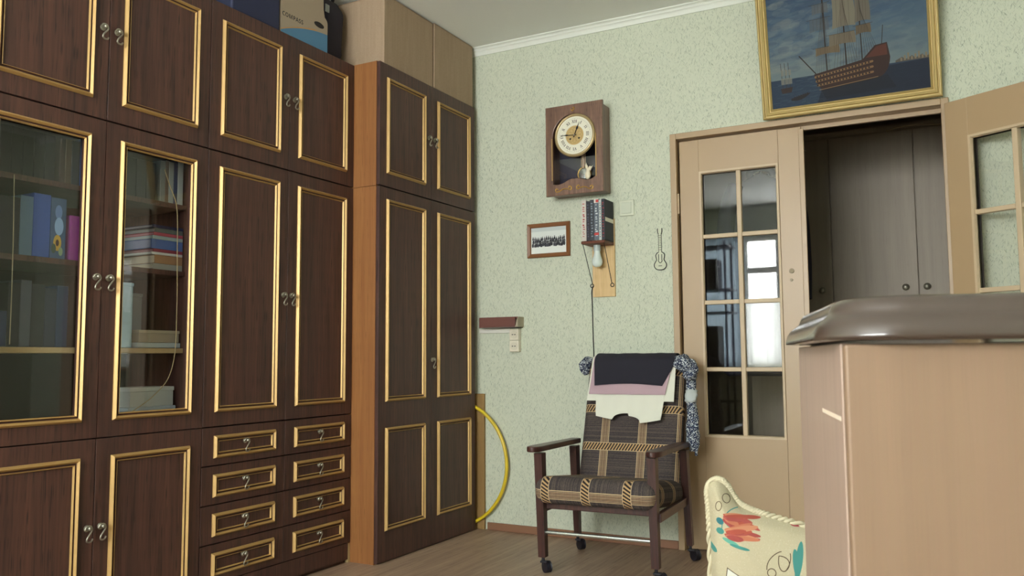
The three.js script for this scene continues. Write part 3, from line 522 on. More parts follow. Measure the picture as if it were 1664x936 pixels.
  rows.forEach(([tk, hh, bg, fg, label], k) => {
    const b = thing('book', label, 'book', [x + tk / 2, 1.5013, 0.014], 0, 'paperbacks on the small wall shelf');
    part('cover', [bx(-tk / 2 + 0.0005, -tk / 2 + 0.002, 0, hh, 0, 0.118), bx(tk / 2 - 0.002, tk / 2 - 0.0005, 0, hh, 0, 0.118)], cover(new THREE.Color(bg).getHex()), b);
    part('spine', new THREE.PlaneGeometry(tk - 0.001, hh).translate(0, hh / 2, 0.119), mat({ map: spine(bg, fg, k), roughness: 0.5 }), b); part('pages', bx(-tk / 2 + 0.002, tk / 2 - 0.002, 0.002, hh - 0.002, 0.003, 0.1185), pages, b);
    if (k === 5) part('label_band', [bx(tk / 2 - 0.0004, tk / 2 + 0.0004, 0.095, 0.115, 0.004, 0.112)], M.paper, b);
    x += tk;
  });
  // light switch
  const sw = thing('light_switch', 'square pale light switch right of the wall shelf', 'switch', [-1.479, 1.673, 0.001]);
  part('plate', bx(-0.04, 0.04, -0.041, 0.041, 0, 0.008, 0.004), mat({ color: 0xcfd3be, roughness: 0.5 }), sw); part('rocker', bx(-0.026, 0.026, -0.028, 0.028, 0.0082, 0.012, 0.002), mat({ color: 0xc6ccb8, roughness: 0.45 }), sw);
  // guitar ornament
  const go = thing('guitar_ornament', 'tiny flat guitar ornament outlined in black on the wall by the door', 'ornament', [-1.3085, 1.348, 0.001]);
  const half = [[0, 0], [0.018, 0.003], [0.029, 0.014], [0.031, 0.028], [0.025, 0.04], [0.019, 0.05], [0.021, 0.062], [0.022, 0.074], [0.016, 0.084], [0.008, 0.088]];
  const outline = [...half, [0.007, 0.095], [0.007, 0.178], [0.01, 0.182], [0.012, 0.208], [0.004, 0.204]].map((v) => [...v]);
  const loop = [...outline, ...outline.slice(1).reverse().map(([a, b]) => [-a, b])];
  part('body', extrude(new THREE.Shape(loop.map((v) => new THREE.Vector2(...v))), 0.004), mat({ color: 0xc8ccb4, roughness: 0.6 }), go);
  const ol = (pts, r) => new THREE.TubeGeometry(new THREE.CatmullRomCurve3(pts.map(([a, b]) => V(a, b, 0.004)), false, 'catmullrom', 0.5), pts.length * 6, r, 6);
  part('outline', [ol([...half.slice().reverse().map(([a, b]) => [-a, b]), ...half.slice(1)], 0.0022)], M.black, go);
  part('neck', [ol([[0.007, 0.088], [0.007, 0.178]], 0.0012), ol([[-0.007, 0.088], [-0.007, 0.178]], 0.0012), ...[0.1, 0.112, 0.123, 0.134, 0.144, 0.154, 0.163, 0.172].map((yy) => ol([[-0.007, yy], [0.007, yy]], 0.001))], M.black, go);
  part('head', [ol([[0.007, 0.178], [0.011, 0.19], [0.011, 0.207]], 0.002), ol([[-0.007, 0.178], [-0.011, 0.19], [-0.011, 0.207]], 0.002)], M.black, go);
  part('sound_hole', [ol([[-0.008, 0.078], [-0.008, 0.052], [-0.0095, 0.044], [0, 0.035], [0.0095, 0.044], [0.008, 0.052], [0.008, 0.078]], 0.0018), ol([[-0.009, 0.02], [0.009, 0.02]], 0.0016)], M.black, go);
  // shelf, trunking and sockets by the wardrobe
  const bs = thing('key_shelf', 'small dark brown box shelf above the sockets beside the wardrobe', 'shelf', [-2.196, 1.079, 0.001]);
  part('front', uvm(bx(-0.116, 0.104, 0.004, 0.057, 0.06, 0.07, 0.002)), mat({ color: 0x6e4238, roughness: 0.5 }), bs); part('top', bx(-0.116, 0.116, 0.048, 0.058, 0, 0.0595), mat({ color: 0x6e4238, roughness: 0.5 }), bs); part('bottom', bx(-0.116, 0.116, 0, 0.004, 0, 0.07), mat({ color: 0x5c544c, roughness: 0.6 }), bs);
  part('end_cap', uvm(extrude(new THREE.Shape([[0.104, 0.004], [0.122, 0.004], [0.122, 0.057]].map((v) => new THREE.Vector2(...v))), 0.07)), mat({ color: 0xb0a68e, roughness: 0.6 }), bs, 'pale triangular end'); part('bracket', bx(-0.1, -0.09, 0.005, 0.047, 0.0, 0.058), M.chip, bs);
  single('cable_trunking', 'white cable trunking running from the wardrobe to the sockets', 'trunking', [bx(-2.345, -2.15, 1.053, 1.073, 0.001, 0.014, 0.002), bx(-2.345, -2.15, 1.0725, 1.0765, 0.001, 0.0155, 0.001)], M.white);
  [['upper', 1.0125], ['lower', 0.951]].forEach(([n, y0]) => {
    const k = thing('power_socket', `${n} of the two white power sockets stacked beside the wardrobe`, 'socket', [-2.119, y0, 0.001], 0, 'pair of wall sockets');
    part('housing', bx(-0.028, 0.028, 0, 0.0605, 0, 0.032, 0.004), mat({ color: 0xe0d8c4, roughness: 0.45 }), k); part('face', new THREE.CylinderGeometry(0.021, 0.021, 0.003, 28).rotateX(QT).translate(0, 0.03, 0.0325), mat({ color: 0xd6cfba, roughness: 0.45 }), k);
    for (const dx of [-0.008, 0.008]) part('pin_hole', new THREE.CylinderGeometry(0.0032, 0.0032, 0.001, 12).rotateX(QT).translate(dx, 0.03, 0.0345), M.black, k); part('earth_clip', bx(-0.002, 0.002, 0.028, 0.032, 0.034, 0.035), M.brass, k);
  });
  // plank and hoop behind the wardrobe
  single('plank', 'pale wooden plank standing upright behind the wardrobe edge', 'plank', [bx(-2.62, -2.314, 0.001, 0.725, 0.001, 0.018, 0.003)], mat({ map: T.pale, color: 0xb0a48a, roughness: 0.6 }));
  single('hoop', 'yellow plastic hoop standing behind the wardrobe, half of it showing', 'hoop', new THREE.TorusGeometry(0.338, 0.0095, 12, 90).translate(-2.505, 0.349, 0.0325), phys({ color: 0xd9bd26, roughness: 0.35, clearcoat: 0.3 }));
}
// painting leaning on the door casing
{
  const pw = 0.747, ph = 0.62, pic = canvasTex(1024, 850, (g, w, h) => {
    seed = 5;
    const sky = g.createLinearGradient(0, 0, 0, h * 0.78); sky.addColorStop(0, '#41648c'); sky.addColorStop(0.55, '#6f8fa8'); sky.addColorStop(1, '#9fb2b4'); g.fillStyle = sky; g.fillRect(0, 0, w, h);
    for (let i = 0; i < 620; i++) { const x = rr(-40, w), y = rr(0, h * 0.7), left = 1 - x / w, a = rr(0.03, 0.13) * (0.4 + left); g.fillStyle = rnd() < 0.25 + 0.5 * left ? `rgba(206,206,190,${a})` : `rgba(58,84,122,${a})`; g.beginPath(); g.ellipse(x, y, rr(20, 90), rr(8, 30), rr(-0.3, 0.1), 0, 7); g.fill(); }
    const hz = h * 0.76; g.fillStyle = '#35506e'; g.fillRect(0, hz, w, h - hz);
    g.fillStyle = '#1e2f4a'; g.beginPath(); g.moveTo(w * 0.3, h); g.lineTo(w * 0.36, h * 0.8); g.lineTo(w, hz); g.lineTo(w, h); g.fill();
    for (let i = 0; i < 500; i++) { const y = rr(hz, h), x = rr(0, w); g.fillStyle = x < w * 0.4 ? `rgba(150,170,178,${rr(0.05, 0.3)})` : `rgba(40,60,90,${rr(0.1, 0.4)})`; g.fillRect(x, y, rr(14, 60), rr(1, 4)); }
    // distant shore on the right
    g.fillStyle = '#7d7466'; g.beginPath(); g.moveTo(w * 0.8, hz); for (let k = 0; k < 12; k++) g.lineTo(w * (0.8 + k * 0.02), hz - 12 - (k % 3) * 10); g.lineTo(w, hz); g.fill();
    g.fillStyle = '#b8a484'; for (let k = 0; k < 8; k++) g.fillRect(w * (0.83 + k * 0.021), hz - 26 - (k % 3) * 14, 11, 22 + (k % 3) * 12);
    g.save(); g.translate(0, h * 0.025);
    // main three masted ship
    g.strokeStyle = '#3a2c24'; g.lineCap = 'round';
    const mast = (x, y0, y1, lw) => { g.lineWidth = lw; g.beginPath(); g.moveTo(x, y0); g.lineTo(x - 8, y1); g.stroke(); };
    mast(w * 0.375, h * 0.72, h * 0.02, 8); mast(w * 0.5, h * 0.7, h * 0.0, 9); mast(w * 0.6, h * 0.68, h * 0.05, 7); g.lineWidth = 7; g.beginPath(); g.moveTo(w * 0.31, h * 0.74); g.lineTo(w * 0.2, h * 0.56); g.stroke(); g.lineWidth = 4; g.beginPath(); g.moveTo(w * 0.72, h * 0.6); g.lineTo(w * 0.735, h * 0.42); g.stroke();
    const sail = (x0, y0, x1, y1, b, c) => { g.fillStyle = c; g.beginPath(); g.moveTo(x0, y0); g.lineTo(x1, y0 - 6); g.quadraticCurveTo(x1 + b, (y0 + y1) / 2, x1 + b * 0.6, y1); g.quadraticCurveTo((x0 + x1) / 2, y1 - 16, x0 - b * 0.4, y1 + 4); g.quadraticCurveTo(x0 + b * 0.3, (y0 + y1) / 2, x0, y0); g.fill(); g.strokeStyle = 'rgba(70,52,38,0.6)'; g.lineWidth = 3; g.beginPath(); g.moveTo(x0 - 18, y0); g.lineTo(x1 + 14, y0 - 7); g.stroke(); for (let k = 1; k < 5; k++) { g.strokeStyle = 'rgba(96,80,62,0.35)'; g.beginPath(); g.moveTo(x0 + (x1 - x0) * k / 5, y0); g.lineTo(x0 + (x1 - x0) * k / 5 - b * 0.1, y1 - 8); g.stroke(); } };
    sail(w * 0.43, h * 0.14, w * 0.56, h * 0.38, 18, '#aba28c'); sail(w * 0.57, h * 0.17, w * 0.655, h * 0.36, 14, '#958c7a'); sail(w * 0.31, h * 0.52, w * 0.46, h * 0.58, 6, '#a08a6a'); sail(w * 0.4, h * 0.43, w * 0.56, h * 0.52, 10, '#a2937a'); sail(w * 0.45, h * 0.0, w * 0.55, h * 0.12, 10, '#a59c88'); sail(w * 0.3, h * 0.16, w * 0.4, h * 0.24, 4, 'rgba(128,132,134,0.7)'); sail(w * 0.28, h * 0.28, w * 0.4, h * 0.38, 6, 'rgba(120,124,128,0.5)'); sail(w * 0.33, h * 0.05, w * 0.42, h * 0.12, 6, '#7f8890'); sail(w * 0.57, h * 0.39, w * 0.66, h * 0.46, 6, '#8f7c60');
    g.strokeStyle = 'rgba(60,46,38,0.5)'; g.lineWidth = 2; for (let k = 0; k < 9; k++) { g.beginPath(); g.moveTo(w * 0.375, h * 0.1 + k * 14); g.lineTo(w * (0.3 + k * 0.012), h * 0.73); g.stroke(); g.beginPath(); g.moveTo(w * 0.5, h * 0.08 + k * 16); g.lineTo(w * (0.42 + k * 0.02), h * 0.71); g.stroke(); g.beginPath(); g.moveTo(w * 0.6, h * 0.12 + k * 16); g.lineTo(w * (0.56 + k * 0.02), h * 0.68); g.stroke(); }
    g.fillStyle = '#4a2c26'; g.beginPath(); g.moveTo(w * 0.29, h * 0.73); g.lineTo(w * 0.6, h * 0.67); g.lineTo(w * 0.68, h * 0.57); g.lineTo(w * 0.755, h * 0.56); g.lineTo(w * 0.77, h * 0.68); g.quadraticCurveTo(w * 0.76, h * 0.82, w * 0.68, h * 0.84); g.lineTo(w * 0.34, h * 0.87); g.quadraticCurveTo(w * 0.3, h * 0.82, w * 0.29, h * 0.73); g.fill();
    g.fillStyle = '#7a3f2c'; g.beginPath(); g.moveTo(w * 0.62, h * 0.66); g.lineTo(w * 0.69, h * 0.58); g.lineTo(w * 0.75, h * 0.57); g.lineTo(w * 0.755, h * 0.66); g.fill();
    for (let r = 0; r < 3; r++) { g.strokeStyle = '#b58a5a'; g.lineWidth = 15; const y0 = h * (0.755 + r * 0.036), y1 = h * (0.695 + r * 0.043); g.beginPath(); g.moveTo(w * (0.298 + r * 0.006), y0); g.lineTo(w * 0.66, y1); g.stroke(); g.fillStyle = '#1e1614'; for (let k = 0; k < 17; k++) { const q = k / 17; g.fillRect(w * (0.305 + 0.35 * q), y0 + (y1 - y0) * q - 6, 9, 11); } }
    g.fillStyle = 'rgba(16,22,40,0.55)'; g.beginPath(); g.moveTo(w * 0.33, h * 0.87); g.lineTo(w * 0.75, h * 0.82); g.lineTo(w * 0.8, h * 0.93); g.lineTo(w * 0.36, h * 0.95); g.fill();
    g.strokeStyle = '#c9a26c'; g.lineWidth = 4; g.beginPath(); g.moveTo(w * 0.32, h * 0.865); g.lineTo(w * 0.69, h * 0.825); g.stroke();
    g.restore();
    // small ship and rowing boat
    g.fillStyle = '#4a3430'; g.beginPath(); g.moveTo(w * 0.065, h * 0.835); g.lineTo(w * 0.145, h * 0.83); g.lineTo(w * 0.135, h * 0.875); g.lineTo(w * 0.072, h * 0.877); g.fill(); g.strokeStyle = '#4a3c38'; for (const k of [0.08, 0.105, 0.13]) mast(w * k, h * 0.835, h * 0.62, 3); g.fillStyle = 'rgba(180,176,160,0.8)'; for (const k of [0.072, 0.098, 0.122]) { g.fillRect(w * k, h * 0.68, 18, 40); g.fillRect(w * k - 2, h * 0.75, 24, 44); }
    g.fillStyle = '#33282a'; g.beginPath(); g.moveTo(w * 0.13, h * 0.945); g.quadraticCurveTo(w * 0.2, h * 0.97, w * 0.26, h * 0.9); g.lineTo(w * 0.24, h * 0.9); g.lineTo(w * 0.13, h * 0.93); g.fill(); for (let k = 0; k < 7; k++) g.fillRect(w * (0.15 + k * 0.014), h * (0.918 - k * 0.004), 7, 18);
  });
  const t = thing('painting', 'painting of a three masted sailing ship in a gilt frame leaning over the doorway', 'painting', [-0.407, DTOP + 0.0325, 0.03]);
  t.rotation.x = R(11);
  const cy = ph / 2;
  part('frame', [frame(pw, ph, [[0, 0], [0, 0.024], [0.005, 0.03], [0.009, 0.029], [0.012, 0.018], [0.014, 0.018], [0.018, 0.026], [0.028, 0.022], [0.031, 0.013], [0.033, 0.013], [0.037, 0.017], [0.044, 0.01], [0.044, 0.004]], 0, cy), bx(-pw / 2, pw / 2, 0, ph, -0.006, 0.001)], phys({ color: 0xb9a268, roughness: 0.42, metalness: 0.3 }), t);
  part('canvas', new THREE.PlaneGeometry(pw - 0.086, ph - 0.086).translate(0, cy, 0.005), mat({ map: pic, color: 0xa6a6a6, roughness: 0.75 }), t);
}
// ---------------------------------------------------------------- armchair
const CH = new THREE.Group(); CH.position.set(-1.392, 0, 0.45); CH.rotation.y = 0.045; CH.updateMatrixWorld();
{
  const t = thing('armchair', 'dark wooden armchair on casters with brown plaid cushions by the back wall', 'chair', [-1.392, 0, 0.45], 0.045);
  const wood = M.mahogany;
  // upholstery: dark weave with rope bands across and pinstripe bands along, in metres
  const plaid = (ropeAlongU) => canvasTex(1024, 1024, (g, w) => {
    const s = w / 0.36; g.fillStyle = '#4a4240'; g.fillRect(0, 0, w, w); seed = 3;
    for (let y = 0; y < w; y += 5) { g.fillStyle = rnd() < 0.5 ? 'rgba(30,26,34,0.55)' : 'rgba(112,98,84,0.5)'; g.fillRect(0, y, w, 2.5); }
    for (let i = 0; i < 5000; i++) { g.fillStyle = rnd() < 0.5 ? 'rgba(24,20,28,0.5)' : 'rgba(130,112,92,0.4)'; g.fillRect(rr(0, w), rr(0, w), rr(4, 14), 3); }
    for (const x0 of [0.1, 0.28]) { for (const k of [0, 0.006, 0.012, 0.018, 0.024, 0.03, 0.036]) { g.fillStyle = k === 0 || k > 0.035 ? '#d0b88e' : k % 0.012 ? '#b29672' : '#a08260'; g.fillRect((x0 + k) * s, 0, 0.003 * s, w); } }
    for (const y0 of [0.08, 0.26]) {
      g.fillStyle = '#2c2422'; g.fillRect(0, y0 * s, w, 0.032 * s); g.save(); g.beginPath(); g.rect(0, y0 * s, w, 0.032 * s); g.clip(); g.strokeStyle = '#bb9a6c'; g.lineWidth = 0.0062 * s;
      for (let x = -0.03; x < 0.4; x += 0.0145) { g.beginPath(); g.moveTo(x * s, (y0 + 0.032) * s); g.lineTo((x + 0.018) * s, y0 * s); g.stroke(); } g.restore();
      g.fillStyle = '#c8b08a'; g.fillRect(0, (y0 - 0.003) * s, w, 0.0028 * s); g.fillRect(0, (y0 + 0.032) * s, w, 0.0028 * s);
    }
  });
  const pl = plaid(); per(pl, 0.36);
  const fabric = phys({ map: pl, roughness: 0.95, sheen: 0.3, sheenRoughness: 0.8 });
  const seatFabric = fabric;
  // soft cushion from a rounded box: size w,h,d with bulge
  const cushion = (w, h, d, r, bulge) => { const g = new RoundedBoxGeometry(w, h, d, 8, r), p = g.attributes.position; for (let i = 0; i < p.count; i++) { const a = p.getX(i) / w * 2, b = p.getZ(i) / d * 2, k = (1 - a * a) * (1 - b * b); p.setY(i, p.getY(i) * (1 + bulge * k)); } g.computeVertexNormals(); return g; };
  // seat
  const sg = cushion(0.53, 0.112, 0.5, 0.05, 0.1); sg.rotateX(R(-6.5)); sg.translate(0, 0.336, 0.06);
  { const u = uvm(sg), p = u.attributes.position, q = u.attributes.uv; for (let i = 0; i < p.count; i++) { const x = p.getX(i) + 0.265, run = p.getZ(i) > 0.27 ? 0.25 + (0.4 - p.getY(i)) : 0.25 - (0.3 - p.getZ(i)); q.setXY(i, run - 0.005, x + 0.027); } part('seat_cushion', u, seatFabric, t); }
  // back
  const bh = 0.62, tilt = R(-17), bg = new RoundedBoxGeometry(0.475, bh, 0.085, 6, 0.035);
  { const p = bg.attributes.position; for (let i = 0; i < p.count; i++) { const a = p.getX(i) / 0.2375, b = p.getY(i) / (bh / 2); if (p.getZ(i) > 0) p.setZ(i, p.getZ(i) + 0.02 * (1 - a * a) * (1 - b * b)); } bg.computeVertexNormals(); }
  const bu = uvm(bg); { const q = bu.attributes.uv, p = bu.attributes.position; for (let i = 0; i < p.count; i++) q.setXY(i, p.getX(i) + 0.25 - 0.01, p.getY(i) + bh / 2 + 0.08); }
  bu.rotateX(tilt); bu.translate(0.0125, 0.315 + bh / 2 * Math.cos(tilt), -0.155 + Math.sin(tilt) * bh / 2); part('backrest_cushion', bu, fabric, t);
  // wooden frame
  for (const s of [-1, 1]) {
    const fx = s * 0.248, bxx = s * 0.272;
    const fl = part('leg', taper([fx, 0.07, 0.235], [fx, 0.512, 0.262], 0.032, 0.034, 0.036, 0.046), wood, t), bl = part('leg', taper([bxx, 0.07, -0.235], [bxx - s * 0.008, 0.5, -0.185], 0.026, 0.032, 0.034, 0.05), wood, t);
    for (const [l, x, z] of [[fl, fx, 0.235], [bl, bxx, -0.235]]) {
      const off = s * 0.004 + 0.012;
      part('caster', [new THREE.CylinderGeometry(0.025, 0.025, 0.018, 24).rotateZ(QT).rotateY(0.9).translate(x + off, 0.026, z - 0.012), new THREE.CylinderGeometry(0.022, 0.025, 0.005, 24).rotateZ(QT).rotateY(0.9).translate(x + off + 0.009, 0.026, z - 0.023), rod([x, 0.04, z], [x, 0.074, z], 0.007), bx(x - 0.012, x + 0.02, 0.045, 0.054, z - 0.014, z + 0.01, 0.003)], M.rubber, l, 'black twin wheel caster');
    }
    const ar = new THREE.Shape(); ar.moveTo(-0.03, -0.22); ar.lineTo(0.018, -0.22); ar.lineTo(0.03, 0.26); ar.quadraticCurveTo(0.03, 0.325, -0.002, 0.325); ar.quadraticCurveTo(-0.034, 0.325, -0.034, 0.26); ar.closePath();
    const ag = extrude(ar, 0.024, 0.005); ag.rotateX(QT); ag.rotateX(R(-1)); part('armrest', uvm(ag.translate(s * 0.262, 0.537, 0)), wood, t);
    part('side_rail', bx(s * 0.262 - 0.012, s * 0.262 + 0.012, 0.252, 0.288, -0.2, 0.24, 0.004), wood, t);
    part('back_post', taper([s * 0.235, 0.3, -0.2], [s * 0.235, 0.86, -0.375], 0.024, 0.03, 0.02, 0.022), wood, t);
  }
  part('front_rail', bx(-0.25, 0.25, 0.272, 0.298, 0.205, 0.23, 0.004), wood, t); part('rear_rail', bx(-0.26, 0.26, 0.262, 0.29, -0.215, -0.19, 0.004), wood, t);
  part('foot_bar', rod([-0.235, 0.176, 0.242], [0.235, 0.176, 0.242], 0.008, 0.008, 16), M.chrome, t, 'chrome tube between the front legs');
}
// cloth over the chair back: path in the chair's own axes
{
  const ang = R(17), topY = 0.905, topZ = -0.285;                      // where the cloth turns over the top
  const at = (s, d, off) => {                                          // s across, d metres below the top on the front (negative: behind)
    const r = 0.05 + off;
    let y, z;
    if (d > 0) { y = -d * Math.cos(ang); z = d * Math.sin(ang) + r; } else if (d > -0.16) { const a = (-d / 0.16) * Math.PI; y = Math.sin(a) * r * 0.75; z = Math.cos(a) * r; } else { y = (d + 0.16); z = -r - 0.004; }
    return V(s, topY + y - 0.02, topZ + z);
  };
  const cloth = (nS, nD, back, fr, left, right, off, wob, seedv) => {  // closed sheet 3 mm thick
    const pos = [], idx = [], N = (nS + 1) * (nD + 1), rowp = (o) => { for (let j = 0; j <= nD; j++) for (let i = 0; i <= nS; i++) { const u = i / nS, full = fr(u), d = -back + (full + back) * (j / nD), l = left(d), r = right(d), s = l + (r - l) * u, w = wob * (Math.sin(u * 17 + seedv) * 0.5 + Math.sin(u * 41 + seedv * 2 + d * 9) * 0.3) * Math.min(1, Math.abs(d) * 6 + 0.3); pos.push(...at(s, d, off + o + w).toArray()); } };
    rowp(0.003); rowp(0);
    const q = (a, b, c, d) => idx.push(a, b, c, a, c, d), id = (j, i, k) => k * N + j * (nS + 1) + i;
    for (let j = 0; j < nD; j++) for (let i = 0; i < nS; i++) { q(id(j, i, 0), id(j + 1, i, 0), id(j + 1, i + 1, 0), id(j, i + 1, 0)); q(id(j, i, 1), id(j, i + 1, 1), id(j + 1, i + 1, 1), id(j + 1, i, 1)); }
    for (let j = 0; j < nD; j++) { q(id(j, 0, 0), id(j, 0, 1), id(j + 1, 0, 1), id(j + 1, 0, 0)); q(id(j, nS, 0), id(j + 1, nS, 0), id(j + 1, nS, 1), id(j, nS, 1)); }
    for (let i = 0; i < nS; i++) { q(id(0, i, 0), id(0, i + 1, 0), id(0, i + 1, 1), id(0, i, 1)); q(id(nD, i, 0), id(nD, i, 1), id(nD, i + 1, 1), id(nD, i + 1, 0)); }
    const g = new THREE.BufferGeometry(); g.setAttribute('position', new THREE.Float32BufferAttribute(pos, 3)); g.setIndex(idx); g.computeVertexNormals(); g.setAttribute('uv', new THREE.Float32BufferAttribute(pos.filter((_, i) => i % 3 < 2), 2)); return g.applyMatrix4(CH.matrixWorld);
  };
  const clothMat = (c) => phys({ color: c, roughness: 0.95, sheen: 0.4, sheenRoughness: 0.7 });
  const step = (u, a, b) => { const k = Math.min(1, Math.max(0, (u - a) / (b - a))); return k * k * (3 - 2 * k); };
  const whiteFront = (u) => { const body = 0.252 + 0.02 * Math.sin((u - 0.14) / 0.72 * Math.PI), notch = 0.036 * Math.pow(Math.max(0, Math.sin((u - 0.33) / 0.31 * Math.PI)), 0.4) * (u > 0.33 && u < 0.64 ? 1 : 0); const inside = step(u, 0.11, 0.13) * (1 - step(u, 0.87, 0.89)); return 0.178 + (body + (u > 0.5 ? 0.012 : 0) - notch - 0.178) * inside; };
  const ws = single('white_shirt', 'white shirt hanging lowest over the back of the armchair', 'shirt', cloth(90, 34, 0.3, whiteFront, (d) => -0.185 - 0.012 * Math.max(0, d) / 0.2, (d) => 0.225 + 0.0 * Math.max(0, d) / 0.2, 0.002, 0.0035, 1), clothMat(0xdcdccd));
  single('pink_shirt', 'pale pink shirt between the black and white ones on the armchair', 'shirt', cloth(50, 26, 0.26, () => 0.146, (d) => -0.175 - 0.012 * Math.max(0, d) / 0.17, (d) => 0.21 - 0.03 * Math.max(0, d) / 0.17, 0.0095, 0.0025, 4), clothMat(0xb59aa2));
  single('black_shirt', 'black shirt folded on top of the clothes over the armchair back', 'shirt', cloth(50, 26, 0.26, (u) => 0.104 - 0.01 * Math.sin(u * Math.PI), (d) => -0.168 + 0.012 * Math.max(0, d) / 0.12, (d) => 0.222 - 0.06 * Math.max(0, d) / 0.12, 0.0165, 0.0025, 7), clothMat(0x24232d));
  // robe: bunched behind the shirts with a sleeve hanging at the right
  const fleck = canvasTex(256, 256, (g, w) => { g.fillStyle = '#2c3348'; g.fillRect(0, 0, w, w); seed = 41; for (let i = 0; i < 520; i++) { g.fillStyle = `rgba(${rnd() < 0.8 ? '222,228,226' : '96,112,140'},${rr(0.5, 1)})`; g.beginPath(); g.ellipse(rr(0, w), rr(0, w), rr(2, 9), rr(2, 6), rr(0, 3), 0, 7); g.fill(); } }); per(fleck, 0.12);
  const robeMat = phys({ map: fleck, roughness: 1, sheen: 0.4, sheenRoughness: 0.8 });
  const lump = (pts, r, n = 26) => { const g = tube(pts, 1, n, 18), p = g.attributes.position, cv = new THREE.CatmullRomCurve3(pts.map((v) => V(...v))); for (let j = 0; j <= n; j++) { const c = cv.getPointAt(j / n), k = r(j / n); for (let i = 0; i <= 18; i++) { const q = j * 19 + i, a = i / 18 * Math.PI * 2, f = k * (1 + 0.14 * Math.sin(a * 3 + j * 0.5) + 0.1 * Math.sin(a * 5 - j * 0.9)); const v = V().fromBufferAttribute(p, q).sub(c).multiplyScalar(f); p.setXYZ(q, c.x + v.x, c.y + v.y, c.z + v.z); } } g.computeVertexNormals(); return uvm(g); };
  const end = (a) => 0.35 + 0.65 * Math.sin(Math.min(1, Math.max(0, a)) * Math.PI) ** 0.4;
  const tr = thing('robe', 'navy and white flecked fleece robe bunched behind the shirts, its sleeve hanging down the right', 'robe', [-1.392, 0, 0.45], 0.045);
  part('robe_body', [lump([[-0.235, 0.835, -0.285], [-0.25, 0.885, -0.29], [-0.2, 0.88, -0.37], [0, 0.87, -0.378], [0.18, 0.885, -0.37], [0.25, 0.905, -0.3], [0.262, 0.87, -0.235]], (a) => (0.038 - 0.006 * a) * end(a), 44), lump([[0.215, 0.885, -0.25], [0.25, 0.89, -0.235], [0.285, 0.865, -0.245], [0.29, 0.81, -0.235]], (a) => 0.036 * end(a))], robeMat, tr);
  part('sleeve', [lump([[0.285, 0.86, -0.27], [0.287, 0.75, -0.255], [0.289, 0.6, -0.25], [0.292, 0.49, -0.25]], (a) => 0.019 + 0.008 * a - (a > 0.96 ? 0.008 : 0)), lump([[0.296, 0.7, -0.245], [0.305, 0.6, -0.24], [0.308, 0.47, -0.24]], (a) => 0.018 * end(a + 0.1))], robeMat, tr);
  part('cuff', [lump([[0.288, 0.77, -0.25], [0.288, 0.74, -0.248], [0.289, 0.71, -0.246]], (a) => 0.026 * (end(a) > 0.5 ? 1 : 0.7), 10)], phys({ color: 0xb9c0c0, roughness: 1 }), tr, 'pale fluffy band');
}
